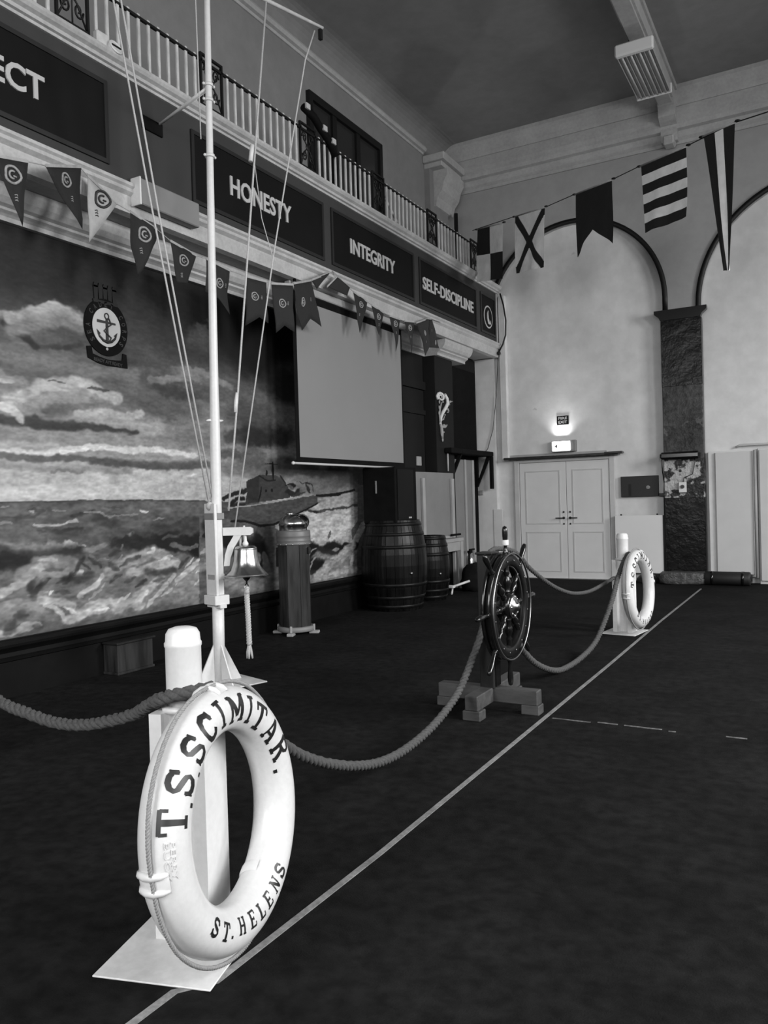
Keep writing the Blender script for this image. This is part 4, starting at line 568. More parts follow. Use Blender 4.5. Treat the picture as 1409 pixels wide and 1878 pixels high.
# crest on the mural
t = thing('naval_crest', 'dark oval crest with crown, anchor on a white disc and motto scroll, on the mural', 'crest', (XM+.006, 4.83, 2.65))
M = on_left(XM+.006, 4.83, 2.97)
circ = lambda rx, ry, n=48: [(rx*cos(2*pi*i/n), ry*sin(2*pi*i/n)) for i in range(n)]
obj('crest_ring', MB().prism(circ(.235, .245), 0, .010, M), black_d, t)
obj('crest_disc', MB().prism(circ(.152, .167), .0098, .014, M), letter_m, t)
m = MB()
m.prism([(-.105,.055),(.095,.050),(.095,.033),(-.105,.030)], .014, .018, M)
m.prism([(-.012,.075),(.012,.075),(.016,-.11),(-.016,-.11)], .014, .0185, M)
m.tube([(.022*cos(a), .097+.024*sin(a), .016) for a in [2*pi*i/14 for i in range(14)]], .006, 6, M, closed=True)
m.tube([(-.098, -.045, .016), (-.085, -.085, .016), (-.045, -.118, .016), (0, -.128, .016), (.045, -.118, .016), (.085, -.085, .016), (.098, -.045, .016)], [.004,.010,.012,.016,.012,.010,.004], 6, M)
m.prism([(-.112,-.03),(-.072,-.062),(-.098,-.078)], .014, .019, M).prism([(.112,-.03),(.072,-.062),(.098,-.078)], .014, .019, M)
m.tube([(.02, .08, .019), (.045, .03, .02), (.0, -.0, .021), (-.035, -.035, .021), (.0, -.06, .021), (.04, -.085, .02), (.02, -.12, .02)], .0065, 6, M)
obj('crest_anchor', m, grey_d, t)
v = []; f = []
def ring_text(mb, s, R, h, a0, a1, M, z):
    n = len(s)
    for i, ch in enumerate(s):
        if ch == ' ': continue
        a = a0+(a1-a0)*i/(n-1); vv, ff = fit_text(ch, h*.62, h, .002, .02)
        mb.add(vv, ff, False, 0, M @ Matrix.Translation((R*sin(a), R*cos(a), z)) @ Matrix.Rotation(-a, 4, 'Z'))
s_ = 'SEA CADET CORPS'
for i, ch in enumerate(s_):
    if ch != ' ':
        a = radians(-128+256*i/(len(s_)-1)); vv, ff = fit_text(ch, .028, .046, .002, .02)
        obj('letter', MB().add(vv, ff, False, 0, M @ Matrix.Translation((.198*sin(a), .198*cos(a), .010)) @ Matrix.Rotation(-a, 4, 'Z')), grey_d, t)
obj('crest_stud', MB().sphere((0, -.185, .011), (.014, .014, .004), 10, 6, 0, M), grey_l, t)
m = MB()
m.prism([(-.13,.20),(.13,.20),(.135,.225),(-.135,.225)], 0, .012, M)
for k in range(5):
    x = -.10+.05*k; m.prism([(x-.018,.225),(x+.018,.225),(x+.024,.33 if k % 2 else .345),(x-.024,.33 if k % 2 else .345)], 0, .009, M)
    m.prism([(x-.026,.33),(x+.026,.33),(x+.014,.372),(x-.014,.372)], 0, .009, M)
obj('crest_crown', m, iron_m, t)
m = MB(); sc = [(-.20,-.235),(-.12,-.265),(0,-.285),(.12,-.285),(.20,-.285)]
m.prism([(-.215,-.19),(-.165,-.18),(-.155,-.245),(-.08,-.262),(.0,-.275),(.10,-.27),(.165,-.262),(.175,-.20),(.215,-.205),(.225,-.325),(.12,-.325),(0,-.33),(-.1,-.318),(-.205,-.285)], 0, .010, M)
o = obj('motto_scroll', m, black_d, t)
vv, ff = fit_text('READY AYE READY', .31, .030, .002, .02)
obj('motto_lettering', MB().add(vv, ff, False, 0, M @ Matrix.Translation((.01, -.298, .010)) @ Matrix.Rotation(-.06, 4, 'Z')), grey_d, o)

# ================================================================ WAINSCOT AND LEFT WALL
w = [(XM,0),(XM+.03,0),(XM+.03,.27),(XM+.055,.28),(XM+.06,.30),(XM+.04,.31),(XM+.035,.34),(XM+.05,.36),(XM+.075,.385),(XM+.08,.405),(XM+.08,.425),(XM+.045,.43),(XM,.432)]
struct('baseboard_left', MB().sweep(w, YB, 10.93), wain_m)
struct('trim_6', MB().box((XM+.005, 9.17, 0), (XM+.02, 10.94, 3.60)).box((XM+.02, 10.0, 3.08), (XM+.06, 10.94, 3.20)).box((XM+.02, 10.0, 2.70), (XM+.05, 10.94, 2.77)), dadow)
struct('trim_8', MB().bbox((XM+.005, 10.96, 0), (XM+.22, 11.60, 3.60), .01), dadow)
struct('trim_10', MB().box((XM+.005, 11.60, 0), (XM+.04, 12.95, 3.59)), black_d)
tag(obj('wall_socket', MB().bbox((XM+.02, 10.62, 1.92), (XM+.05, 10.76, 2.06), .006), grey_l, origin=(XM+.02, 10.7, 1.92)), 'small pale socket plate on the dark wall right of the projector screen', 'socket')
# plinth box
t = thing('plinth_box', 'low dark wooden box projecting from the wainscot under the mural', 'box', (-5.33, 4.86, 0))
obj('box_body', MB().bbox((-5.418, 4.665, .02), (-5.245, 5.06, .255), .004), wood_m, t)
obj('box_top', MB().bbox((-5.418, 4.645, .256), (-5.225, 5.08, .275), .004), wood_d, t)
obj('box_base', MB().bbox((-5.418, 4.655, .0), (-5.235, 5.07, .022), .004), wood_m, t)
# vertical batten behind the binnacle
tag(obj('wall_batten', MB().bbox((XM+.05, 7.25, .44), (XM+.09, 7.33, 1.26), .006), grey_m, origin=(XM+.05, 7.3, .44)), 'grey upright strip against the mural behind the binnacle', 'batten')
# corner column, shelf, scroll
t = thing('corner_column', 'square grey marbled column casing in the corner below the dark shelf', 'column', (-5.35, 12.2, 0))
obj('column_face', MB().bbox((-5.405, 11.66, .02), (-5.30, 12.50, 2.05), .008), grey_m, t)
obj('column_strip', MB().bbox((-5.30, 12.10, .02), (-5.275, 12.16, 2.05), .004).bbox((-5.30, 12.42, .02), (-5.28, 12.50, 2.05), .004), grey_l, t)
t = thing('corner_shelf', 'dark bracket shelf with slanting braces high in the corner left of the doors', 'shelf', (-5.3, 12.4, 2.1))
obj('shelf_board', MB().bbox((XM+.235, 11.20, 2.12), (-5.10, 11.61, 2.20), .006).bbox((XM+.05, 11.605, 2.12), (-5.10, 12.95, 2.20), .008), black_d, t)
for y in (11.66, 12.86):
    m = MB()
    m.box((XM+.05, y, 1.60), (XM+.08, y+.05, 2.12))
    m.add([(XM+.08,y,1.62),(XM+.08,y,1.70),(-5.20,y,2.12),(-5.14,y,2.12),(XM+.08,y+.05,1.62),(XM+.08,y+.05,1.70),(-5.20,y+.05,2.12),(-5.14,y+.05,2.12)], [(0,1,2,3),(4,7,6,5),(0,3,7,4),(1,5,6,2)])
    obj('shelf_brace', m, black_d, t)
tag(obj('shelf_drop_board', MB().bbox((-5.17, 12.91, 1.56), (-5.12, 12.99, 2.12), .006), black_d, origin=(-5.15, 12.95, 1.56)), 'black upright strip hanging at the right end of the corner shelf', 'bracket')
tag(obj('white_rod', MB().tube([(-5.19, 11.25, 1.84), (-5.19, 11.25, 2.11)], .012, 8), letter_m, origin=(-5.19, 11.25, 1.84)), 'thin white upright rod above the folded table, under the shelf', 'rod')
t = thing('carved_scroll', 'ornate pale carved scroll bracket hung on the black pilaster', 'carving', (-5.2, 11.25, 2.28))
CX_ = XM+.245
def cs(p): return [(CX_, 10.95+(x-430)/270*.62, 3.08-(y-550)/650*.80) for x, y in p]
spi = [(490+r*cos(a), 635-r*.95*sin(a)) for a, r in [(i/16*3.4*pi-.6, 14+2.9*i) for i in range(17)]]
obj('main_scroll', MB().tube(cs(spi[::-1][:1] and spi), [.008+.001*i for i in range(17)], 8).tube(cs([(555,590),(588,640),(595,700),(560,760),(510,830),(480,900),(468,980)]), [.022,.028,.030,.030,.028,.024,.018], 8), board_m, t)
m = MB()
for c, (rx, rz) in (((530,985),(.085,.028)),((480,1000),(.04,.03)),((520,1070),(.045,.015)),((490,1100),(.045,.05)),((500,1165),(.035,.045)),((465,700),(.02,.04)),((460,770),(.018,.04)),((455,840),(.014,.04)),((520,690),(.03,.02)),((640,665),(.06,.02)),((620,700),(.03,.03)),((600,770),(.035,.018)),((590,810),(.03,.014)),((545,850),(.02,.02)),((520,910),(.03,.014))):
    q = cs([c])[0]; m.sphere(q, (.014, rx*.6, rz*.8), 10, 6)
m.tube(cs([(500,700),(470,780),(462,860),(468,940),(485,1010),(492,1090),(500,1180)]), [.012,.016,.014,.018,.026,.028,.010], 8)
m.tube(cs([(590,690),(640,670),(680,655)]), [.016,.014,.005], 6).tube(cs([(575,760),(610,790),(600,815)]), [.014,.012,.006], 6).tube(cs([(485,930),(520,905),(545,860)]), [.014,.012,.006], 6).tube(cs([(480,1010),(540,1000),(580,970)]), [.02,.026,.008], 6)
obj('carved_leaves', m, grey_l, t)
# pale folded table on end and the little frame under it
t = thing('folded_table', 'pale folded table stood on end with two light leg rails, below the screen', 'table', (-5.3, 11.0, .72))
tb = .80
obj('table_panel', MB().bbox((-5.215, 10.07, tb), (-5.18, 11.42, 1.81), .006), grey_m, t)
obj('side_rail', MB().bbox((-5.178, 10.26, tb), (-5.14, 10.34, 1.72), .004), grey_l, t)
obj('side_rail', MB().bbox((-5.178, 11.27, tb), (-5.14, 11.36, 1.72), .004), grey_l, t)
obj('end_rail', MB().bbox((-5.178, 10.345, tb), (-5.15, 11.265, .84), .004), grey_l, t)
obj('latch', MB().bbox((-5.138, 11.15, .83), (-5.11, 11.50, .86), .004), black_d, t)
t = thing('small_white_table', 'small worn white table with square legs under the folded table', 'table', (-5.27, 11.0, 0))
obj('table_top', MB().bbox((-5.22, 10.20, .74), (-5.05, 11.46, .795), .006), grey_l, t)
obj('apron', MB().bbox((-5.08, 10.28, .60), (-5.065, 11.36, .74), .004), grey_l, t)
for x, y in ((-5.105, 11.365), (-5.105, 10.205), (-5.21, 11.365), (-5.21, 10.205)):
    obj('leg', MB().bbox((x, y, 0), (x+.05, y+.09, .74), .005), grey_l, t)
# bits under and beside it
tag(obj('white_bottle', MB().lathe([(.0,.0),(.05,.002),(.055,.02),(.055,.2),(.04,.25),(.02,.27),(.02,.30)], 16, Matrix.Translation((-5.14, 10.75, .0))), grey_l, origin=(-5.14, 10.75, 0)), 'pale bottle standing under the small white table', 'bottle')
t = thing('step_stool', 'low white folding step lying on the floor right of the barrels', 'stool', (-5.0, 10.6, 0))
obj('step_bar', MB().bbox((-5.26, 10.60, .09), (-4.86, 10.68, .13), .008), board_m, t)
obj('step_foot', MB().tube([(-5.20, 10.64, .09), (-5.20, 10.60, .014)], .014, 8).tube([(-4.89, 10.64, .09), (-4.86, 10.54, .014)], .014, 8), board_m, t)
obj('step_arm', MB().tube([(-4.89, 10.66, .11), (-4.74, 10.92, .17)], .018, 8), board_m, t)
def lump(name, lab, cat, c, r, m_, seed, n=18):
    mb = MB(); mb.sphere((0,0,0), r, n, 12); vs = []
    for p in mb.v:
        q = Vector(p); k = 1+.28*noise.noise(q*7+Vector((seed,0,0)))+.12*noise.noise(q*19+Vector((0,seed,0)))
        q = q*k; q.z = max(q.z, -r[2]*.55); vs.append((q.x+c[0], q.y+c[1], q.z+c[2]+r[2]*.55-0))
    z = min(v[2] for v in vs); mb.v = [(v[0], v[1], v[2]-z) for v in vs]
    return tag(obj(name, mb, m_, origin=(c[0], c[1], 0)), lab, cat)
lump('kit_bag', 'black slumped kit bag on the floor in front of the fire extinguisher', 'bag', (-4.80, 11.3, 0), (.22, .36, .26), black_d, 3)
lump('kit_bag', 'smaller black bag lying on the floor beside the larger kit bag, toward the wheel', 'bag', (-4.62, 11.75, 0), (.18, .26, .18), black_d, 9)
t = thing('fire_extinguisher', 'small fire extinguisher with black hose behind the kit bags', 'extinguisher', (-5.12, 11.85, 0))
Me = Matrix.Translation((-5.12, 11.85, 0))
obj('cylinder', MB().lathe([(.06,0),(.068,.01),(.068,.40),(.055,.46),(.025,.49),(.02,.52)], 20, Me), steel, t)
obj('valve', MB().box((-5.145, 11.80, .52), (-5.095, 11.90, .56)).box((-5.135, 11.84, .56), (-5.105, 12.02, .585)).tube([(-5.12, 11.80, .54), (-5.08, 11.72, .48), (-5.07, 11.72, .30)], .014, 6), black_d, t)
lump('paper_bundle', 'crumpled pale plastic bundle on the floor at the foot of the corner column', 'bundle', (-5.12, 12.35, 0), (.14, .18, .24), grey_m, 21)
lump('paper_bundle', 'crumpled whitish packaging in the corner by the end wall', 'bundle', (-4.95, 12.75, 0), (.16, .12, .22), board_m, 33)
# ================================================================ END WALL THINGS
Y0 = YE+.10            # face of the light lower wall
PX0, PX1 = -2.28, -1.69
for nm, (c, z, r), foot in (('arch_moulding', A1, 4.22), ('arch_moulding', A2, 4.22)):
    pts = [(c-r, YE-.0, foot)]+[(p[0], YE-.0, p[1]) for p in arc(c, z, r, pi, 0, 40)]+[(c+r, YE-.0, foot)]
    m = MB(); v = []; f = []; n = len(pts)
    for i, (x, y, zz) in enumerate(pts):
        a = pi if i == 0 else 0 if i == n-1 else pi-pi*(i-1)/(n-3)
        dx, dz = cos(a), sin(a)
        for k in (.0, .075):
            for yy in (YE-.035, YE-.001): v.append((x+dx*(k-.01), yy, zz+dz*(k-.01)))
    for i in range(n-1):
        a, b = 4*i, 4*(i+1)
        f += [(a,b,b+2,a+2),(a+1,a+3,b+3,b+1),(a,a+1,b+1,b),(a+2,b+2,b+3,a+3)]
    f += [(0,2,3,1),(4*n-4,4*n-3,4*n-1,4*n-2)]
    m.add(v, f, True)
    tag(obj(nm, m, iron_m, origin=(c, YE, foot), fix=True), 'thin black arch moulding over the double doors' if c < -2 else 'thin black arch moulding at the right, beyond the pillar', 'moulding')
t = thing('wall_pillar', 'dark pillar with flaking glossy paint between the two wall arches', 'pillar', ((PX0+PX1)/2, YE, 0))
yp = YE-.06
obj('pillar_shaft', MB().bbox((PX0, yp, 0), (PX1, Y0+.0, 4.10), .01), stone_m, t, label='flaking grey middle of the pillar shaft')
obj('pillar_upper', MB().bbox((PX0-.003, yp-.004, 3.05), (PX1+.003, Y0, 4.08), .008), stone_d, t, label='black painted upper part')
obj('pillar_patch', MB().bbox((PX0-.002, yp-.003, 1.25), (PX1+.002, Y0, 1.92), .008), stone_l, t, label='patchy pale and dark part below the heater')
obj('pillar_lower', MB().bbox((PX0-.003, yp-.004, .14), (PX1+.003, Y0, 1.33), .008), stone_d, t, label='black painted lower part')
obj('pillar_capital', MB().sweep([(PX0-.0,4.08),(PX0-.02,4.13),(PX0-.07,4.17),(PX0-.09,4.19),(PX0-.09,4.24),(PX1+.09,4.24),(PX1+.09,4.19),(PX1+.07,4.17),(PX1+.02,4.13),(PX1,4.08)], yp-.05, YE+.0, close=True), black_m, t, fix=True)
tag(obj('wall_heater', MB().bbox((PX0-.04, yp-.14, 1.92), (PX1-.04, yp-.02, 2.03), .03), black_m, origin=(-2, yp-.1, 1.92)), 'shiny black tube heater across the middle of the dark pillar', 'heater')
t = thing('switch_box', 'small white switch box with round black knob on the pillar', 'switch', (-2.0, yp, 1.42))
obj('box_body', MB().bbox((-2.06, yp-.05, 1.40), (-1.95, yp-.005, 1.56), .006), board_m, t)
obj('knob', MB().lathe([(.03, 0), (.028, .02)], 16, frame(Vector((-2.005, yp-.05, 1.49)), Vector((1,0,0)), Vector((0,0,1)), Vector((0,-1,0)))), black_m, t)
obj('wire', MB().tube([(-2.0, yp-.02, 1.56), (-1.98, yp-.02, 1.63), (-1.86, yp-.02, 1.68), (-1.82, yp-.02, 1.86), (-1.82, yp-.02, 1.93)], .006, 6), black_m, t)
# cable from heater down left side
tag(obj('pillar_cable', MB().tube([(PX0-.03, YE-.06, 1.95), (PX0-.045, YE+.05, 1.75), (PX0-.02, YE+.05, 1.55), (PX0-.03, YE+.05, 1.36), (PX0-.03, YE+.05, .2)], .008, 6).bbox((PX0-.10, YE+.01, 1.35), (PX0-.01, YE+.09, 1.40), .005), black_m, origin=(PX0, YE, 1.3)), 'black cable with clip running down the left edge of the pillar', 'cable')
# doors
DL, DR, DM, DH = -4.70, -3.16, -3.88, 1.985
d = thing('door_1', 'pale grey double doors with black handles under the dark ledge', 'door', ((DL+DR)/2, Y0, 0), kind='structure')
yf = Y0-.05
obj('door_frame', MB().bbox((DL-.09, yf, 0), (DL, Y0+.0, 2.03), .006).bbox((DR, yf, 0), (DR+.09, Y0, 2.03), .006).bbox((DL, yf, DH), (DR, Y0, 2.03), .006), frame_m, d)
obj('frame_shadow_strip', MB().box((DL-.015, yf+.012, 0), (DL, yf+.02, DH)), grey_m, d)
for (x0, x1, side) in ((DL+.006, DM-.004, 1), (DM+.004, DR-.006, -1)):
    lf = obj('door_leaf', MB().bbox((x0, yf+.014, .012), (x1, Y0-.004, DH-.005), .003), door_m, d)
    for z0, z1 in ((.12, .80), (.93, 1.84)):
        g = MB(); a, b = x0+.10, x1-.10; q = .018; yy = yf+.006
        g.box((a, yy, z0), (b, yf+.0145, z0+q)).box((a, yy, z1-q), (b, yf+.0145, z1)).box((a, yy, z0+q), (a+q, yf+.0145, z1-q)).box((b-q, yy, z0+q), (b, yf+.0145, z1-q))
        obj('door_panel', g, frame_m, lf)
    hx = DM-side*.055; h = MB()
    M = frame(Vector((hx, yf+.014, 1.03)), Vector((1,0,0)), Vector((0,0,1)), Vector((0,-1,0)))
    h.lathe([(.022,0),(.022,.008)], 14, M).lathe([(.009,0),(.009,.05)], 10, M)
    h.tube([(hx, yf-.03, 1.03), (hx-side*.13, yf-.03, 1.03)], .009, 8)
    h.lathe([(.016,0),(.014,.008)], 12, M @ Matrix.Translation((0,-.10,0)))
    h.lathe([(.016,0),(.014,.012)], 12, M @ Matrix.Translation((0,.10,0)))
    obj('door_handle', h, iron_m, lf)
obj('threshold', MB().box((DL-.05, yf-.02, 0), (DR+.05, Y0, .012)), steel, d)
t = thing('door_ledge', 'dark wooden ledge running above the double doors', 'ledge', (-3.9, Y0, 2.05))
obj('ledge_board', MB().bbox((-4.93, Y0-.18, 2.045), (-2.98, Y0, 2.085), .006), wood_d, t)
obj('ledge_end', MB().bbox((-3.2, Y0-.22, 2.055), (-2.90, Y0-.10, 2.095), .012), wood_d, t)
obj('ledge_back', MB().box((-4.9, Y0-.02, 2.085), (-3.2, Y0, 2.13)), grey_l, t)
# corner duct and recess strip
tag(obj('corner_duct', MB().bbox((-4.985, Y0-.10, 2.03), (-4.87, Y0, 4.9), .006), wall_light, origin=(-4.9, Y0, 2.03)), 'pale boxed-in duct rising beside the balcony end', 'duct')
tag(obj('loose_cable', MB().tube([(-4.93, YE-.03, 4.93), (-4.87, YE-.04, 4.72), (-4.83, YE-.05, 4.45), (-4.84, YE-.05, 4.2), (-4.90, YE-.04, 4.05), (-4.98, YE-.04, 3.92)], .014, 8).sphere((-4.97, YE-.06, 3.9), .035, 10, 8), iron_m, origin=(-4.9, YE, 4.0)), 'black cable looping out at the end of the balcony', 'cable')
tag(obj('hanging_wire', MB().tube([(-5.0, YE-.02, 3.85), (-5.05, YE-.02, 3.2), (-5.13, YE-.02, 2.6), (-5.24, YE-.02, 2.26), (-5.28, YE-.03, 2.22)], .005, 6), iron_m, origin=(-5.1, YE, 3)), 'thin wire hanging from the balcony end down to the corner shelf', 'wire')
tag(obj('wall_hatch', MB().bbox((-5.165, Y0-.012-.1, .52), (-4.995, YE-.0, 1.20), .003), wall_light, origin=(-5.08, YE, .52)), 'narrow pale access hatch low on the end wall left of the doors', 'hatch')
tag(obj('light_switch', MB().bbox((-5.42, YE-.03, 1.46), (-5.35, YE-.0, 1.54), .004), grey_l, origin=(-5.38, YE, 1.46)), 'small switch plate in the corner beside the column', 'switch')
# exit light and sign
t = thing('exit_light', 'glowing white emergency exit light box above the double doors', 'light', (-3.9, Y0, 2.17))
ex0, ex1, ez0, ez1 = -4.09, -3.80, 2.15, 2.32
obj('light_case', MB().bbox((ex0-.01, Y0-.10, ez0-.01), (-3.69, Y0-.0, ez1+.01), .006), grey_m, t)
obj('light_face', MB().bbox((ex0+.01, Y0-.112, ez0+.01), (ex1+.02, Y0-.099, ez1-.005), .004), exit_e, t)
obj('pictogram', MB().box((-3.945, Y0-.116, ez0+.03), (-3.935, Y0-.1125, ez1-.03)).prism([(-4.05,.0),(-3.99,.04),(-3.99,-.04)], 0, .003, frame(Vector((0, Y0-.1125, (ez0+ez1)/2)), Vector((1,0,0)), Vector((0,0,1)), Vector((0,-1,0)))), grey_l, t)
area('exit_lamp', (-3.94, Y0-.06, ez1+.02), (radians(-155), 0, 0), .22, .05, 3.0, 120)
t = thing('fire_exit_sign', 'small dark FIRE EXIT sign on the wall above the exit light', 'sign', (-3.92, Y0, 2.6))
obj('sign_plate', MB().bbox((-4.02, Y0-.008, 2.60), (-3.82, Y0-.0, 2.75), .002), black_d, t)
for s_, z in (('FIRE', 2.71), ('EXIT', 2.645)):
    v, f = fit_text(s_, .15, .045, .003, .02); obj('sign_lettering', MB().add(v, f, False, 0, on_end(-3.92, Y0-.0082, z)), grey_l, t)
# dark noticeboard, whiteboard
t = thing('dark_board', 'small dark grey board with a black slot on the wall right of the doors', 'board', (-2.68, Y0, 1.36))
obj('board_panel', MB().bbox((-2.975, Y0-.06, 1.355), (-2.39, Y0-.0, 1.685), .004), grey_d, t)
obj('slot', MB().box((-2.85, Y0-.064, 1.37), (-2.81, Y0-.0605, 1.56)), iron_m, t)
obj('stain', MB().sphere((-2.55, Y0-.061, 1.50), (.035, .003, .03), 10, 6), grey_m, t)
t = thing('leaning_whiteboard', 'pale whiteboard with dark edge leaning on the wall between doors and pillar', 'whiteboard', (-2.7, Y0, .1))
Mw = Matrix.Translation((0, Y0-.09, 0))
obj('board_face', MB().bbox((-3.07, Y0-.13, .13), (-2.325, Y0-.10, 1.055), .006), board_m, t)
obj('board_edge', MB().bbox((-3.08, Y0-.10, .12), (-2.295, Y0-.07, 1.05), .004), iron_m, t)
obj('board_clip', MB().box((-2.98, Y0-.12, 1.05), (-2.96, Y0-.09, 1.08)).box((-2.42, Y0-.12, 1.05), (-2.40, Y0-.09, 1.08)), iron_m, t)
obj('board_foot', MB().box((-3.0, Y0-.16, 0), (-2.94, Y0-.06, .13)).box((-2.45, Y0-.16, 0), (-2.39, Y0-.06, .13)), iron_m, t)
# cupboards at right
CB = YE-.02
t = thing('tall_cupboard', 'tall pale metal cupboard standing right of the dark pillar', 'cupboard', (-1.25, YE, .14))
obj('cupboard_body', MB().bbox((-1.64, CB, .10), (-1.0, Y0-.01, 2.01), .006), wall_light, t)
obj('cupboard_door', MB().bbox((-1.535, CB-.035, .14), (-1.02, CB-.0, 1.99), .006), tin_m, t)
obj('edge_tube', MB().tube([(-.985, CB-.05, .1), (-.985, CB-.05, 2.0)], .022, 10), grey_l, t)
t = thing('tall_cupboard', 'pale metal cupboard at the far right edge, past the upright tube', 'cupboard', (-.5, YE, .0))
obj('cupboard_body', MB().bbox((-.95, CB, .0), (.3, Y0-.01, 2.03), .006), tin_m, t)
obj('cupboard_door', MB().bbox((-.93, CB-.03, .05), (-.35, CB-.0, 2.0), .006).bbox((-.33, CB-.03, .05), (.28, CB-.0, 2.0), .006), tin_m, t)
tag(obj('wall_pipe', MB().tube([(-1.25, Y0-.04, 2.06), (-1.2, Y0-.06, 2.09), (1.5, Y0-.06, 2.10)], .016, 8), tin_m, origin=(0, Y0, 2.06)), 'thin pale pipe running over the cupboards on the end wall', 'pipe')
# floor bundle and rolled carpet
mb = MB(); mb.sphere((0,0,0), (.37, .16, .12), 28, 12); vs = []
for p in mb.v:
    q = Vector(p); q = Vector((max(-.33, min(.33, q.x*1.15)), max(-.13, min(.13, q.y*1.2)), max(-.085, min(.10, q.z*1.2)))); q *= 1+.10*noise.noise(q*14)
    vs.append((q.x-2.0, q.y+YE-.26, q.z+.1))
mb.v = vs; zz = min(v[2] for v in vs); mb.v = [(a, b, c-zz) for a, b, c in vs]
tag(obj('wrapped_bundle', mb, sheet_m, origin=(-2, YE-.26, 0)), 'dark bundle wrapped in glossy plastic at the foot of the pillar', 'bundle')
t = thing('rolled_mat', 'long dark rolled mat lying along the wall under the tall cupboard', 'mat', (-1.3, YE-.3, 0))
Mr = frame(Vector((-1.68, YE-.30, .105)), Vector((0,1,0)), Vector((0,0,1)), Vector((1,0,0)))
obj('mat_roll', MB().lathe([(.09,0),(.10,.01),(.10,.60),(.095,.62)], 24, Mr), grey_d, t)
sp = [(.018+.0055*i)*1.0 for i in range(14)]
obj('mat_core', MB().tube([(-1.045+.004, YE-.30+sp[i]*cos(i*.9), .105+sp[i]*sin(i*.9)) for i in range(14)], .006, 5), iron_m, t)
obj('mat_strap', MB().lathe([(.104,.5),(.104,.54)], 24, Mr).lathe([(.104,.08),(.104,.12)], 24, Mr), black_m, t)
lump('small_rubble', 'little shiny crumpled scrap on the floor left of the wrapped bundle', 'scrap', (-2.42, YE-.42, 0), (.035, .03, .06), steel, 5)
lump('small_rubble', 'dark low heap between the wrapped bundle and the leaning whiteboard', 'scrap', (-2.55, YE-.2, 0), (.16, .10, .09), grey_d, 15)

# ================================================================ CEILING LIGHT
t = thing('strip_light', 'grey four-tube ceiling light with white end cap hung below the beam', 'light', (-2.06, 11.1, 7.0))
lz = 7.03
obj('light_housing', MB().bbox((-2.30, 10.52, lz), (-1.86, 11.78, lz+.10), .02), grey_l, t)
obj('end_cap', MB().bbox((-2.32, 10.44, lz-.035), (-1.84, 10.53, lz+.12), .02), lamp_m, t)
obj('end_cap', MB().bbox((-2.32, 11.77, lz-.03), (-1.84, 11.80, lz+.11), .01), lamp_m, t)
for k in range(4):
    x = -2.245+.11*k; obj('tube', MB().tube([(x, 10.54, lz-.015), (x, 11.765, lz-.015)], .013, 10), tube_m, t)
m = MB()
for k in range(5):
    x = -2.30+.11*k; m.add([(x-.004,10.54,lz+.0),(x+.004,10.54,lz+.0),(x,10.54,lz-.03),(x-.004,11.765,lz),(x+.004,11.765,lz),(x,11.765,lz-.03)], [(0,1,2),(3,5,4),(0,2,5,3),(1,4,5,2)])
obj('reflector', m, grey_l, t)
obj('hanger', MB().tube([(-2.18, 10.7, lz+.10), (-2.18, 10.7, 7.30)], .012, 6).tube([(-2.0, 11.6, lz+.10), (-2.0, 11.6, 7.30)], .012, 6), iron_m, t)
# ================================================================ FLOOR TAPE
fl = [(-1.70,.3),(-1.68,1.66),(-1.605,1.75),(-1.59,2.7),(-1.60,4.0),(-1.62,6.5),(-1.655,9.0),(-1.67,12.2)]
m = MB()
for i in range(len(fl)-1):
    (a, b), (c, e) = fl[i], fl[i+1]; w = .013
    m.add([(a-w,b,0),(a+w,b,0),(c+w,e,0),(c-w,e,0),(a-w,b,.003),(a+w,b,.003),(c+w,e,.003),(c-w,e,.003)], [(4,5,6,7),(0,1,5,4),(3,7,6,2),(0,4,7,3),(1,2,6,5)])
tag(obj('floor_line', m, tape_m, origin=(-1.6, 4, 0)), 'long pale floor line running from the foreground to the pillar', 'line')
m = MB()
for x0, x1 in ((-1.56,-1.32),(-1.28,-1.16),(-1.12,-.90),(-.86,-.82),(-.55,-.44),(-.3,-.12),(.1,.3)): m.box((x0, 4.845+.01*sin(x0*9), 0), (x1, 4.862+.01*sin(x0*9), .0025))
tag(obj('floor_line', m, tape_w, origin=(-1, 4.86, 0)), 'worn broken floor line crossing to the right from the wheel stand', 'line')
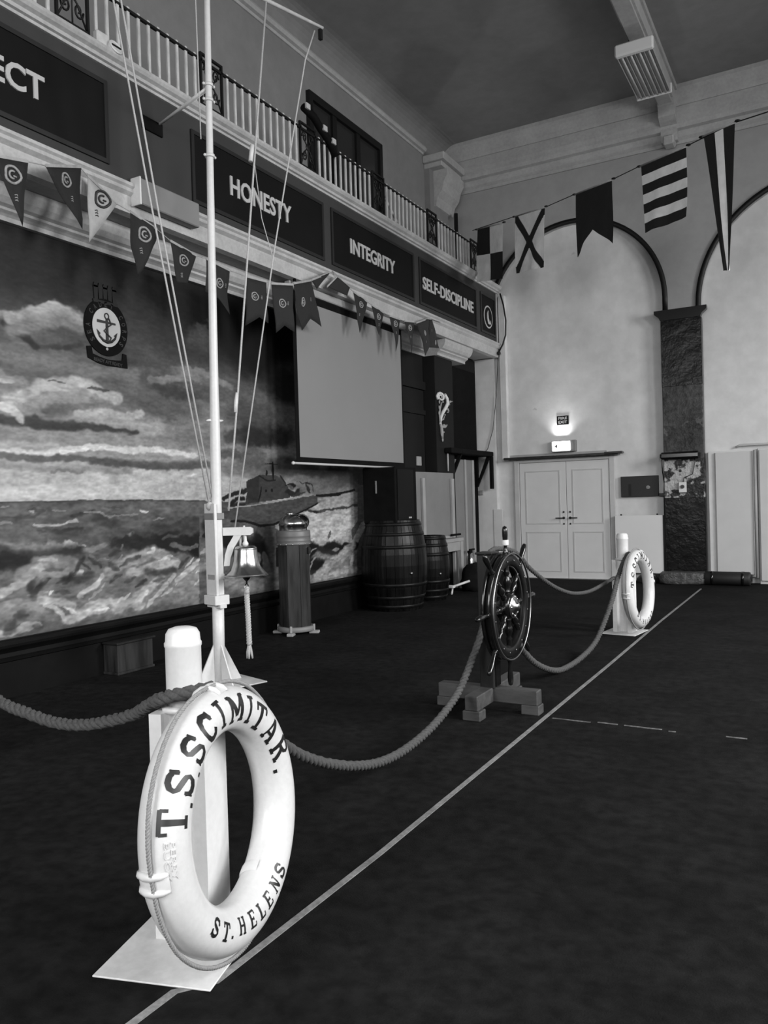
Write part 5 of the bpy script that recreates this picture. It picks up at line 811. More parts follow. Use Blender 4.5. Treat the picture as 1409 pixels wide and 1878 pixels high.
# ================================================================ PENNANTS AND FLAGS
def pennant(d, label, first=False):
    o3 = Vector(d['o']); u = Vector((d['u'][0], d['u'][1], 0)); up = Vector((0,0,1)); n = u.cross(up)
    if n.x < 0: n = -n
    dark = d['k'] == 'd'; P = [Vector(p) for p in d['poly']]
    t = thing('pennant', label, 'pennant', o3, 0, 'pennants on the strings along the balcony')
    bm = bmesh.new(); vs = [bm.verts.new((p.x, p.y, 0)) for p in P]; fc = bm.faces.new(vs)
    bmesh.ops.triangulate(bm, faces=[fc]); bmesh.ops.subdivide_edges(bm, edges=bm.edges[:], cuts=5, use_grid_fill=True)
    bmesh.ops.recalc_face_normals(bm, faces=bm.faces[:])
    W = max(p.x for p in P)
    w = lambda x, y: .012*sin(x/W*5+P[1].y*20)*min(1, abs(y)*5)+.010*sin(y*16+W*30)*min(1, abs(y)*4)
    bm.verts.index_update(); mb = MB(); wv = lambda x, y, z: o3+u*x+up*y+n*(z+w(x, y))
    a = [wv(v.co.x, v.co.y, .0012) for v in bm.verts]; b = [wv(v.co.x, v.co.y, -.0012) for v in bm.verts]; k = len(a)
    fs = [[v.index for v in f.verts] for f in bm.faces]
    mb.add(a+b, fs+[[i+k for i in f[::-1]] for f in fs]+[(e.verts[0].index, e.verts[1].index, e.verts[1].index+k, e.verts[0].index+k) for e in bm.edges if len(e.link_faces) == 1], True); bm.free()
    obj('cloth', mb, cloth_d if dark else cloth_l, t, fix=True)
    h = MB(); A, B = P[0], P[1]; dv = (B-A)
    h.add([wv(A.x, A.y+.012, .004), wv(B.x, B.y+.012, .004), wv(B.x, B.y-.010, .004), wv(A.x, A.y-.010, .004), wv(A.x, A.y+.012, -.004), wv(B.x, B.y+.012, -.004), wv(B.x, B.y-.010, -.004), wv(A.x, A.y-.010, -.004)], [(0,1,2,3),(7,6,5,4),(0,4,5,1),(2,6,7,3),(0,3,7,4),(1,5,6,2)])
    obj('header_tape', h, header_m, t)
    if 'b' in d:
        c, q = d['b']; r = d['r']; g = MB()
        pts = [wv(c[0]+r*cos(a)*(1+.12*cos(3*a)), c[1]+r*sin(a), .004) for a in [2*pi*i/18 for i in range(18)]]
        g.tube(pts, r*.17, 5, closed=True)
        g.tube([wv(c[0]+r*.45*cos(a), c[1]+r*.45*sin(a), .005) for a in [radians(60+i*26) for i in range(10)]], r*.14, 5)
        g.tube([wv(c[0]+r*.1, c[1]-r*.1, .005), wv(c[0]+r*.5, c[1]-r*.15, .005)], r*.12, 5)
        mm = badge_l if dark else grey_d
        obj('badge_print', g, mm, t)
        g = MB(); s = r*.42
        for k in range(3):
            y = q[1]+s*(.8-.8*k)
            g.tube([wv(q[0]-s*.45, y, .004), wv(q[0]+s*.35, y+s*.35, .004), wv(q[0]+s*.45, y-s*.1, .004)], s*.17, 5)
        obj('print_mark', g, mm, t)
PL = ['dark pennant with pale badge, first at the left edge of the photo', 'dark triangular pennant with badge, second from the left edge', 'light coloured triangular pennant with dark badge, left of the box light',
 'dark pennant with badge hanging just under the box light', 'dark tapering pennant with badge, first to the right of the box light', 'dark pennant half hidden behind the white mast',
 'dark swallowtail pennant between the mast and the halyards', 'dark swallowtail pennant overlapping the left side of the projector screen', 'dark swallowtail pennant in front of the upper left corner of the screen',
 'dark pennant folded up at the top left corner of the screen under the balcony', 'dark folded pennant lying against the cornice right of the screen corner', 'narrow dark pennant over the top of the screen, leftmost of the three there',
 'narrow dark pennant over the top of the screen, middle of the three there', 'narrow dark pennant at the top right corner of the screen', 'narrow dark pennant just right of the projector screen',
 'wide dark pennant near the right end of the pennant string', 'last dark pennant of the string with a small ring badge, toward the doors']
for d, l in zip(PEN, PL): pennant(d, l)
def cord(name, pts, r, m, label, cat, origin=None):
    return tag(obj(name, MB().tube(pts, r, 6), m, origin=origin or pts[0]), label, cat)
def pend(i):
    d = PEN[i]; o = Vector(d['o']); u = Vector((d['u'][0], d['u'][1], 0)); p = d['poly']
    return [o+u*p[0][0]+Vector((0,0,p[0][1])), o+u*p[1][0]+Vector((0,0,p[1][1]))]
s1 = []
for i in range(0, 10): s1 += pend(i)
s1 = [Vector((-4.85, 1.2, 3.95)), Vector((-4.83, 2.6, 3.74))]+s1+[Vector((-4.95, 7.75, 4.06))]
cord('bunting_string', s1, .004, header_m, 'thin string carrying the nine pennants left of the screen corner', 'string')
s2 = [Vector((-4.94, 7.70, 4.06))]
for i in (11, 12, 13, 14, 15): s2 += pend(i)
s2 += pend(16)+[Vector((-4.95, 10.6, 4.0))]
cord('bunting_string', s2, .004, header_m, 'thin string carrying the pennants across the top of the screen', 'string')
# signal flags
FA, FB = Vector(FLINE[0]), Vector(FLINE[1]); fu = (FB-FA); fu.z = 0; fu.normalize(); fn = fu.cross(Vector((0,0,1)))
def fp(s, z, w=0): return Vector((FA.x, FA.y, 0))+fu*s+Vector((0,0,z))+fn*w
def signal_flag(label, tl, tr, br, bl, cell, nu=30, nv=30, shape=None, wave=.018):
    t = thing('signal_flag', label, 'flag', fp(*tl), 0, 'signal flags on the line to the right')
    g = {}; mb = MB(); vs = []; uv = []
    for i in range(nu+1):
        for j in range(nv+1):
            u = i/nu; v = j/nv
            s = (tl[0]*(1-u)+tr[0]*u)*(1-v)+(bl[0]*(1-u)+br[0]*u)*v; z0 = tl[1]*(1-u)+tr[1]*u; z1 = bl[1]*(1-u)+br[1]*u
            if shape: z1 = shape(u, z1)
            z = z0*(1-v)+z1*v; w = wave*sin(u*7+v*2.2+tl[0])*v+wave*.5*sin(u*15+v*4)*v
            vs.append((s, z, w)); uv.append((u, v))
    k = len(vs); V = [fp(s, z, w+.0012) for s, z, w in vs]+[fp(s, z, w-.0012) for s, z, w in vs]
    F = {0: [], 1: []}
    for i in range(nu):
        for j in range(nv):
            a = i*(nv+1)+j; q = (a, a+nv+1, a+nv+2, a+1); m_ = cell((i+.5)/nu, (j+.5)/nv)
            F[m_] += [q, tuple(x+k for x in q[::-1])]
    for key, nm, mm in ((0, 'dark_cloth', flag_d), (1, 'white_cloth', flag_w)):
        if F[key]:
            used = sorted({i for f in F[key] for i in f}); mp = {a: b for b, a in enumerate(used)}
            obj(nm, MB().add([V[a] for a in used], [tuple(mp[i] for i in f) for f in F[key]], True), mm, t)
    hd = MB().tube([fp(tl[0]-.02, tl[1]+.01), fp(tr[0]+.02, tr[1]+.01)], .011, 6); obj('header_tape', hd, header_m, t)
    for s, z in ((tl[0]-.035, tl[1]+.015), (tr[0]+.035, tr[1]+.012)): obj('toggle', MB().sphere(fp(s, z), (.028, .028, .012), 8, 6), iron_m, t)
signal_flag('quartered dark and white signal flag at the balcony end, first on the line', (.16,5.72), (1.00,5.53), (.95,4.72), (.10,4.90), lambda u, v: 0 if (u < .5) == (v < .5) else 1)
signal_flag('white signal flag with a dark diagonal cross, second on the line', (1.374,5.503), (2.186,5.344), (2.091,4.566), (1.34,4.69), lambda u, v: 0 if min(abs(u-v), abs(u+v-1)) < .10 else 1, 44, 44)
signal_flag('plain dark swallow-tailed signal flag, third on the line', (2.929,5.25), (3.684,5.136), (3.66,4.40), (2.90,4.46), lambda u, v: 0, 24, 20, lambda u, z: z+.26*(1-abs(2*u-1.0)))
signal_flag('signal flag with four dark and three white bands, fourth on the line', (4.223,5.085), (4.947,4.989), (4.939,4.278), (4.262,4.327), lambda u, v: int(v*7) % 2, 20, 28)
signal_flag('long narrow signal pennant with dark edges and white middle, rightmost on the line', (5.204,4.985), (5.617,4.932), (5.52,3.56), (5.44,3.57), lambda u, v: 1 if .36 < u < .66 else 0, 25, 24, None, .02)
cord('flag_line', [fp(-.02, 5.765), fp(.16, 5.735), fp(1.37, 5.515), fp(2.18, 5.355), fp(2.93, 5.262), fp(3.68, 5.148), fp(4.22, 5.098), fp(4.95, 5.002), fp(5.6, 4.945), fp(6.05, 4.85), fp(8.5, 4.55), fp(13.05, 4.60)], .006, iron_m, 'thin dark line holding the five signal flags', 'string')

# ================================================================ LIFEBUOY POSTS
def bollard(loc, rz, label, plate, off):
    t = thing('rope_post', label, 'post', loc, rz)
    b = MB(); x0, y0, x1, y1 = plate
    bp_ = obj('base_plate', MB().bbox((x0, y0, 0), (x1, y1, .006), .002), plate_m, t, world=False)
    a, c = .095, .08                                   # half depth and half width of the grooved column
    R = .038; out = [(-a,-c),(-.052,-c)]+[(-.0+.052*sin(q)*-1 if 0 else -.052*cos(q)*1.0, -c+.05*sin(q)) for q in [pi*i/10 for i in range(1,10)]]+[(.052,-c),(a,-c),(a,c),(.052,c)]
    out += [(.052*cos(q), c-.05*sin(q)) for q in [pi*i/10 for i in range(1,10)]]+[(-.052,c),(-a,c)]
    obj('column', MB().prism([(x+off[0], y+off[1]) for x, y in out], .006, .735), white_p, t, world=False)
    M = Matrix.Translation((off[0]-.008, off[1], 0))
    obj('round_post', MB().lathe([(.058,.735),(.058,.94),(.0605,.945),(.0605,.955),(.057,.96),(.055,.985),(.046,1.0),(.028,1.006),(.0,1.007)], 28, M, cap=False), white_p, t, world=False)
    obj('collar', MB().lathe([(.074,.735),(.074,.748),(.06,.756)], 28, M), white_p, t, world=False)
    return t
bollard((-1.83, 1.87, 0), radians(16), 'white grooved rope post with round top behind the big near lifebuoy', (-.195, -.225, .19, .225), (-.012, .075))
bollard((-1.87, 8.2, 0), radians(-7), 'white rope post with round top behind the distant lifebuoy', (-.17, -.22, .19, .20), (.01, .015))
bollard((-4.25, 2.35, 0), 0, 'white rope post left of the frame at the end of the thick rope', (-.19, -.22, .19, .22), (0, 0))
GL = {
 'T': [([(.5,.05),(.5,.95)],.25),([(.03,.93),(.97,.93)],.14),([(.07,.93),(.07,.68)],.13),([(.93,.93),(.93,.68)],.13),([(.22,.06),(.78,.06)],.12)],
 'I': [([(.5,.05),(.5,.95)],.30),([(.15,.94),(.85,.94)],.12),([(.15,.06),(.85,.06)],.12)],
 'S': [([(.88,.66),(.84,.84),(.66,.93),(.42,.94),(.22,.86),(.14,.72),(.22,.60),(.5,.50),(.78,.40),(.87,.27),(.78,.13),(.56,.06),(.34,.07),(.18,.16),(.12,.34)],.19),([(.88,.97),(.88,.64)],.09),([(.12,.03),(.12,.36)],.09)],
 'C': [([(.88,.66),(.80,.86),(.56,.94),(.32,.87),(.17,.68),(.13,.5),(.17,.31),(.32,.13),(.56,.06),(.80,.13),(.90,.32)],.21),([(.89,.97),(.89,.62)],.09)],
 'M': [([(.16,.05),(.16,.95)],.13),([(.84,.05),(.84,.95)],.20),([(.16,.92),(.5,.25)],.2),([(.84,.92),(.5,.25)],.12),([(.02,.06),(.32,.06)],.11),([(.66,.06),(.99,.06)],.11),([(.02,.94),(.2,.94)],.11),([(.8,.94),(.99,.94)],.11)],
 'A': [([(.15,.06),(.5,.94)],.12),([(.5,.94),(.82,.06)],.22),([(.28,.32),(.72,.32)],.11),([(.0,.06),(.32,.06)],.11),([(.62,.06),(1,.06)],.11)],
 'R': [([(.22,.05),(.22,.95)],.22),([(.2,.93),(.6,.93),(.8,.83),(.82,.7),(.72,.56),(.5,.5),(.2,.5)],.15),([(.5,.5),(.84,.08)],.2),([(.04,.06),(.42,.06)],.11),([(.7,.06),(1,.06)],.11)],
 'H': [([(.2,.05),(.2,.95)],.2),([(.8,.05),(.8,.95)],.2),([(.2,.5),(.8,.5)],.12),([(.03,.06),(.38,.06)],.1),([(.62,.06),(.97,.06)],.1),([(.03,.94),(.38,.94)],.1),([(.62,.94),(.97,.94)],.1)],
 'E': [([(.25,.05),(.25,.95)],.22),([(.06,.94),(.88,.94)],.12),([(.06,.06),(.9,.06)],.12),([(.25,.5),(.66,.5)],.12),([(.87,.94),(.87,.72)],.1),([(.9,.06),(.9,.28)],.1),([(.66,.6),(.66,.4)],.08)],
 'L': [([(.3,.05),(.3,.95)],.24),([(.08,.94),(.52,.94)],.11),([(.08,.06),(.9,.06)],.12),([(.9,.06),(.9,.3)],.1)],
 'N': [([(.2,.05),(.2,.95)],.13),([(.82,.05),(.82,.95)],.13),([(.2,.92),(.82,.1)],.22),([(.04,.06),(.36,.06)],.1),([(.02,.94),(.3,.94)],.1),([(.64,.94),(.98,.94)],.1)],
 '.': [([(.3,.08),(.7,.08)],.16)],
}
def glyph(mb, ch, fn):           # fn(x, y) in the unit box -> point on the surface
    for pts, w in GL[ch]:
        P = []
        for i in range(len(pts)-1):
            (x0, y0), (x1, y1) = pts[i], pts[i+1]; n = max(1, int(hypot(x1-x0, y1-y0)/.10))
            P += [(x0+(x1-x0)*k/n, y0+(y1-y0)*k/n) for k in range(n)]
        P.append(pts[-1]); v = []; f = []
        for i in range(len(P)):
            a = P[max(i-1,0)]; b = P[min(i+1,len(P)-1)]; dx, dy = b[0]-a[0], b[1]-a[1]; L = hypot(dx, dy); nx, ny = -dy/L*w/2, dx/L*w/2
            for q in (-1, 0, 1): v.append(fn(P[i][0]+nx*q, P[i][1]+ny*q))
        for i in range(len(P)-1):
            for q in (0, 1): f.append((3*i+q, 3*i+q+1, 3*i+q+4, 3*i+q+3))
        mb.add(v, f, True)
def lifebuoy(c, yaw, tilt, Ro, rr, label, text, straps, embossed):
    n = Vector((cos(yaw)*cos(tilt), sin(yaw)*cos(tilt), sin(tilt))); a = Vector((-sin(yaw), cos(yaw), 0)); b = n.cross(a)
    c = Vector(c); Rm = Ro-rr
    def pt(th, ph, d=0):        # th clockwise from the top as seen from the front, ph 0 outer edge, pi/2 front crest
        e = a*sin(th)+b*cos(th); return c+e*(Rm+(rr+d)*cos(ph))+n*(rr+d)*sin(ph)
    t = thing('lifebuoy', label, 'lifebuoy', (c.x, c.y, c.z-Ro))
    M = frame(c, a, b, n)
    obj('ring_body', MB().torus(Rm, rr, 96, 28, M), white_r, t)
    for ch, th, ph, sz, up in text:
        m = MB()
        th, ph = radians(th), radians(ph); Rl = Rm+rr*cos(ph); h = sz; w = sz*(.74 if ch not in 'M.I' else {'M': 1.0, '.': .4, 'I': .46}[ch])
        def fn(x, y, th=th, ph=ph, Rl=Rl, h=h, w=w, up=up):
            return pt(th+up*(x-.5)*w/Rl, ph-up*(y-.5)*h/rr, .0012)
        glyph(m, ch, fn)
        obj('letter', m, ink, t)
    for s0 in straps:
        sm = MB(); k = 0
        v = []; f = []; S = 20
        for wi in (-1, -.5, .5, 1):
            for i in range(S+1):
                ph = radians(-190+228*i/S); v.append(pt(radians(s0+wi*4.5), ph, .004 if abs(wi) < 1 else .0006))
        for q in range(3):
            for i in range(S): f.append((q*(S+1)+i, q*(S+1)+i+1, (q+1)*(S+1)+i+1, (q+1)*(S+1)+i))
        sm.add(v, f, True)
        for q in (-3.2, 3.2): sm.tube([pt(radians(s0+q), radians(g), .003) for g in (-55, -35, -15, 5, 22, 36)], [.004, .010, .012, .012, .009, .003], 8)
        obj('strap', sm, white_p, t)
    line = []
    ang = sorted(straps)
    for i in range(160):
        th = -180+360*i/160; dd = min(abs((th-s+180) % 360-180) for s in straps)
        line.append(pt(radians(th), radians(4), .006+.012*min(1, dd/30)))
    rp = MB(); N = len(line)
    for q in range(3):
        pp = []
        for i in range(N*4):
            x = i/4; p0 = line[int(x) % N].lerp(line[(int(x)+1) % N], x-int(x)); th = atan2((p0-c).dot(a), (p0-c).dot(b)); e = (a*sin(th)+b*cos(th)); g = 2*pi*(i/ (N*4)*95+q/3)
            pp.append(p0+(e*cos(g)+n*sin(g))*.0035)
        rp.tube(pp, .0036, 5, closed=True)
    obj('grab_line', rp, grab_m, t)
    if embossed:
        em = MB()
        for row, txt in ((52, 'PERRY'), (38, 'BUOY')):
            v, f = fit_text(txt, .085, .013, .0015, .0)
            em.add([pt(radians(-87)-p[0]/Rm, radians(row)+p[1]/rr, .0004+p[2]) for p in v], f)
        obj('embossed_lettering', em, white_r, t, label='small raised lettering in the ring white')
    return t
top = [('T',-72,52),('.',-64.5,72),('S',-56,60),('.',-48,84),('S',-39.5,70),('C',-25,76),('I',-11.5,80),('M',4,88),('I',19.5,96),('T',33,104),('A',50,104),('R',67,104),('.',80,112)]
bot = [('S',-134,90),('T',-145,92),('.',-151.5,100),('H',-162,104),('E',-174,105),('L',-184.5,104),('E',-194.5,104),('N',-205.5,106),('S',-215,106)]
T1 = [(ch, th, ph, .090, 1) if ch != '.' else (ch, th, ph+26*0, .085, 1) for ch, th, ph in top]+[(ch, th, ph, .050, -1) for ch, th, ph in bot]
lifebuoy((-1.642, 1.862, .448), .194, .101, .392, .071, 'large white lifebuoy lettered T.S. SCIMITAR and ST. HELENS on the near post', T1, [0, -95, 148], True)
T2 = [(ch, th-6, 86, .075, 1) for ch, th, ph in top]+[(ch, th, 90, .045, -1) for ch, th, ph in bot]
lifebuoy((-1.70, 8.14, .452), -.10, .05, .388, .058, 'smaller looking white lifebuoy on the distant post near the doors', T2, [20, -95, 150], False)

# ================================================================ SHIP'S WHEEL
t = thing('ships_wheel', 'dark polished eight-spoke ship wheel with brass hub on a wooden cross stand', 'wheel', (-1.95, 4.9, 0))
wc = Vector((-1.86, 4.90, .69)); WM = frame(wc, Vector((0,1,0)), Vector((0,0,1)), Vector((1,0,0)))
def annulus(mb, r0, r1, z0, z1, n=64, M=WM, b=.008):
    v = []; f = []; pr_ = [(r0,z0),(r0,z1-b),(r0+b,z1),(r1-b,z1),(r1,z1-b),(r1,z0)]; k = len(pr_)
    for i in range(n):
        a = 2*pi*i/n
        for r, z in pr_: v.append((r*cos(a), r*sin(a), z))
    for i in range(n):
        for j in range(k): f.append((i*k+j, i*k+(j+1)%k, ((i+1)%n)*k+(j+1)%k, ((i+1)%n)*k+j))
    mb.add(v, [q[::-1] for q in f], True, 0, M)
wr = obj('rim', MB(), wheel_m, t)
m = MB(); annulus(m, .268, .333, -.045, .026); obj('rim_felloe', m, wheel_f, t, fix=True)
m = MB(); annulus(m, .325, .350, -.012, .016); obj('rim_band', m, wheel_m, t, fix=True)
m = MB(); annulus(m, .325, .353, -.045, -.024); obj('rim_band', m, wheel_m, t, fix=True)
m = MB(); annulus(m, .256, .272, -.030, .012); obj('inner_band', m, wheel_f, t, fix=True)
bpy.data.objects.remove(wr)
m = MB().torus(.345, .0065, 80, 6, WM @ Matrix.Translation((0,0,.036))); obj('front_hoop', m, brass_d, t)
sp = [(.0,.0),(.012,.07),(.020,.085),(.020,.10),(.014,.11),(.024,.14),(.027,.165),(.018,.19),(.014,.20),(.022,.215),(.018,.23),(.016,.26),(.016,.34),(.020,.355),(.014,.365),(.011,.39),(.016,.43),(.019,.47),(.018,.50),(.013,.520),(.0,.527)]
s0 = None
for k in range(8):
    M = WM @ Matrix.Rotation(radians(2)+k*pi/4, 4, 'Z') @ Matrix.Rotation(pi/2, 4, 'Y') @ Matrix.Translation((0,0,0))
    s = obj('spoke', MB().lathe(sp, 14, M, cap=False), wheel_m, t)
    if k == 2: obj('king_spoke_band', MB().lathe([(.0215,.40),(.0225,.405),(.0225,.43),(.0215,.435)], 16, M), board_m, s)
m = MB().lathe([(.085,-.05),(.085,.02),(.075,.035),(.03,.038)], 28, WM); obj('wooden_hub', m, wheel_m, t)
m = MB().lathe([(.074,.036),(.076,.042),(.072,.048),(.05,.05),(.045,.058),(.03,.062),(.026,.075),(.018,.08),(.0,.082)], 28, WM, cap=False)
for k in range(8): m.sphere((.062*cos(k*pi/4), .062*sin(k*pi/4), .05), (.007,.007,.005), 8, 6, 0, WM)
obj('brass_hub', m, brass, t)
m = MB().lathe([(.022,-.16),(.022,-.04)], 14, WM); obj('axle', m, steel, t)
for k in range(8):
    a = (k+.5)*pi/4
obj('rim_studs', MB().add([], []) if 0 else (lambda q: [q.sphere((.30*cos(k*pi/8+.2), .30*sin(k*pi/8+.2), .03), (.006,.006,.004), 8, 5, 0, WM) for k in range(16)] and q)(MB()), brass_d, t)
obj('stand_post', MB().bbox((-2.045, 4.84, .15), (-1.945, 4.96, 1.03), .006), wood_d, t)
obj('post_cap', MB().bbox((-2.055, 4.83, 1.03), (-1.935, 4.97, 1.045), .004), wood_d, t)
obj('cross_beam', MB().bbox((-2.36, 4.855, .06), (-1.66, 4.945, .155), .006), wood_f, t)
obj('cross_beam', MB().bbox((-2.045, 4.58, .062), (-1.955, 4.85, .157), .006), wood_f, t)
obj('cross_beam', MB().bbox((-2.045, 4.95, .062), (-1.955, 5.36, .157), .006), wood_f, t)
for x, y in ((-2.31, 4.90), (-1.71, 4.90), (-2.0, 4.625), (-2.0, 5.31)):
    obj('foot_block', MB().bbox((x-.06, y-.05, 0), (x+.06, y+.05, .062), .005), wood_f, t)
obj('post_plate', MB().bbox((-1.948, 4.86, .16), (-1.935, 4.94, .42), .004), black_m, t)

# ================================================================ MAST
mx, my = -4.24, 4.78
def ml(z): return Vector((mx+.0045*z, my+.015*z, z))
t = thing('signal_mast', 'tall white mast with finned steel foot, cleats, yard and gaff', 'mast', (mx, my, 0))
RY = Vector((.302, .953, 0)); RG = Vector((-.956, .29, 0)); Rm_ = Matrix.Translation((mx, my, 0)) @ rotz(atan2(.953, .302))
obj('foot_plate', MB().bbox((-.27, -.27, 0), (.27, .27, .010), .003, Rm_), plate_m, t)
obj('lower_tube', MB().tube([ml(.01), ml(.72)], .046, 24), white_p, t)
for k in range(4):
    M = Rm_ @ rotz(k*pi/2)
    obj('foot_fin', MB().prism([(.044,0),(.20,0),(.044,.30)], -.005, .005, M @ Matrix.Rotation(pi/2, 4, 'X') @ Matrix.Translation((0,.010,0))), white_p, t)
obj('square_tube', MB().bbox((-.040, -.052, .70), (.040, .052, 1.30), .004, Rm_), white_p, t)
obj('side_plate', MB().bbox((-.044, -.075, .70), (-.020, .075, 1.42), .003, Rm_), white_p, t)
obj('clamp', MB().bbox((-.065, -.085, .625), (.065, .085, .70), .004, Rm_).bbox((-.03, -.10, .60), (.03, .10, .63), .003, Rm_), white_p, t)
obj('mast_band', MB().bbox((-.050, -.068, 1.295), (.050, .068, 1.345), .003, Rm_), grey_m, t)
obj('mast_band', MB().bbox((-.044, -.056, .82), (.044, .056, .865), .003, Rm_), plate_m, t)
zs = [.75, 1.35, 2.0, 2.4, 3.0, 4.0, 4.7, 5.6, 6.6]; rs = [.038, .042, .040, .034, .0315, .0275, .0255, .022, .018]
obj('mast_pole', MB().tube([ml(z) for z in zs], rs, 24), white_p, t)
m = MB(); M = frame(ml(2.075), RY, RG, Vector((0,0,1)))
m.tube([M @ Vector((-.075,0,-.004)), M @ Vector((-.05,0,0)), M @ Vector((.05,0,0)), M @ Vector((.075,0,.004))], [.006,.011,.011,.006], 8); obj('cleat', m, white_p, t)
yz_ = 5.62; c0 = ml(yz_)
obj('yard', MB().tube([c0-RY*1.20, c0, c0+RY*1.17], [.012,.022,.012], 14), baluster_m, t)
for s in (-1, 1): obj('yard_block', MB().cbox(c0+RY*1.14*s+Vector((0,0,-.07)), (.03,.03,.09)), iron_m, t)
g0 = ml(4.70)
obj('gaff', MB().tube([g0, g0+RG*.84], [.018, .012], 12), white_p, t)
for z in (4.72, 4.60, 4.16):
    obj('mast_collar', MB().tube([ml(z-.012), ml(z+.012)], .036 if z > 4.2 else .038, 16).sphere(ml(z)+RY*.045, .012, 8, 6).sphere(ml(z)-RY*.045, .012, 8, 6), white_p, t)
def hal(name, pts, r, lab):
    return tag(obj(name, MB().tube(pts, r, 6), line_m, origin=pts[0]), lab, 'halyard', 'halyards of the signal mast')
L0 = c0-RY*1.14
hal('halyard', [Vector((-4.252,4.742,1.405)), Vector((-4.376,4.352,3.651)), Vector((-4.45,4.119,5.073)), Vector((-4.478,4.03,5.56))], .0075, 'left halyard nearer the left edge, running down to the mast foot')
hal('halyard', [Vector((-4.240,4.780,1.40)), Vector((-4.360,4.400,3.651)), Vector((-4.432,4.174,5.097)), Vector((-4.46,4.085,5.56))], .0075, 'left halyard lying just inside the other, toward the mast')
hal('halyard', [Vector((-4.199,4.905,1.36)), Vector((-4.166,5.012,2.223)), Vector((-4.093,5.243,4.259)), Vector((-4.044,5.40,5.60))], .0085, 'thick right halyard close beside the mast, with toggle and knot')
hal('halyard', [Vector((-4.182,4.955,1.22)), Vector((-4.042,5.404,3.53)), Vector((-3.924,5.779,5.262)), Vector((-3.889,5.887,5.56))], .0065, 'outermost right halyard slanting from the yard end to the bell arm')
hal('halyard', [Vector((-4.231,4.800,4.27))+RY*-.035, Vector((-4.231,4.809,5.40))+RY*-.05, Vector((-4.231,4.809,5.6))+RY*-.05], .005, 'thin halyard running straight up the left side of the mast')
hal('halyard', [Vector((-4.095,5.243,4.22)), Vector((-4.077,5.293,3.778)), Vector((-4.05,5.38,3.5)), Vector((-4.045,5.396,3.46))], .004, 'slack thin line hanging between the two right halyards')
tag(obj('toggle', MB().tube([(-4.098,5.225,4.36), (-4.105,5.205,4.22)], .018, 8), board_m, origin=(-4.1,5.21,4.22)), 'pale wooden toggle on the thick right halyard', 'toggle')
tag(obj('knot', MB().tube([(-4.166,5.012,2.31), (-4.169,5.003,2.23), (-4.172,4.994,2.15)], [.010,.017,.012], 8), plate_m, origin=(-4.17,5.0,2.2)), 'pale knot on the thick right halyard above the bell', 'knot')
tag(obj('cleat_loop', MB().sphere((-4.25,4.742,1.40), (.03,.03,.035), 10, 8), line_m, origin=(-4.25,4.742,1.37)), 'lashing where the left halyards meet the mast', 'lashing')
# bell and bracket, bracket runs to the camera's right of the mast
BX = Vector((.866, .50, 0)); b0_ = Vector((mx+.012, my+.012, 0))
br = thing('bell_bracket', 'white wooden bracket arm with curved brace carrying the brass bell', 'bracket', (mx, my, 1.0))
MBr = frame(b0_, BX, Vector((0,0,1)), BX.cross(Vector((0,0,1))))
obj('arm', MB().prism([(.05,1.165),(.265,1.165),(.285,1.180),(.285,1.215),(.265,1.228),(.05,1.228)], -.022, .022, MBr), white_p, br)
q = [(.052,.93),(.052,.98),(.10,1.09),(.165,1.166),(.125,1.166)] ; q = [(.05,.925),(.095,.925),(.105,.99),(.135,1.07),(.195,1.166),(.135,1.166),(.085,1.085),(.060,1.01)]
obj('curved_brace', MB().prism(q, -.018, .018, MBr), white_p, br)
obj('arm_bolt', MB().tube([MBr @ Vector((.215,1.12,0)), MBr @ Vector((.215,1.24,0))], .008, 8), board_m, br)
bc = MBr @ Vector((.222, 0, 0)); bell = thing('ship_bell', 'polished brass bell with clapper hanging from the white bracket on the mast', 'bell', (bc.x, bc.y, .84))
Mb = Matrix.Translation((bc.x, bc.y, 0))
pr_ = [(.172,.845),(.166,.850),(.150,.868),(.128,.893),(.110,.925),(.100,.965),(.094,1.01),(.088,1.055),(.084,1.068),(.070,1.078),(.03,1.084),(.0,1.085)]
pi_ = [(.163,.847),(.140,.872),(.120,.9),(.102,.93),(.092,.97),(.085,1.02),(.08,1.055),(.0,1.06)]
obj('bell_body', MB().lathe(pr_, 40, Mb, cap=False).lathe(pi_, 40, Mb, cap=False).lathe([(.163,.847),(.172,.845)], 40, Mb, cap=False), brass, bell)
obj('bell_band', MB().lathe([(.168,.852),(.168,.858)], 40, Mb, cap=False).lathe([(.0885,1.05),(.0895,1.056),(.088,1.062)], 40, Mb, cap=False), brass_d, bell)
obj('crown', MB().lathe([(.022,1.084),(.024,1.10),(.012,1.12),(.010,1.165)], 12, Mb).tube([(bc.x-.05,bc.y,1.07),(bc.x-.05,bc.y,1.15)], .01, 6), board_m, bell)
obj('clapper', MB().lathe([(.006,1.05),(.006,.86),(.026,.845),(.030,.825),(.016,.808),(.007,.80),(.006,.775)][::-1], 12, Mb).torus(.014, .005, 14, 6, frame(Vector((bc.x,bc.y,.765)), Vector((1,0,0)), Vector((0,0,1)), Vector((0,-1,0)))), iron_m, bell)
pts = [Vector((bc.x, bc.y, .755)), Vector((bc.x-.003, bc.y, .70)), Vector((bc.x+.004, bc.y, .50)), Vector((bc.x+.008, bc.y, .30)), Vector((bc.x+.012, bc.y, .20))]
t = thing('bell_rope', 'white twisted lanyard hanging under the bell', 'rope', (bc.x, bc.y, .19))
obj('rope_body', rope_mesh(pts[:4], .022, .06, .01, 3), line_m, t)
m = MB()
for k in range(5):
    a = k*2*pi/5; m.tube([pts[3]+Vector((.006*cos(a), .006*sin(a), .0)), pts[3]+Vector((.016*cos(a), .016*sin(a), -.06)), pts[4]+Vector((.024*cos(a), .024*sin(a), -.01))], [.009,.011,.006], 6)
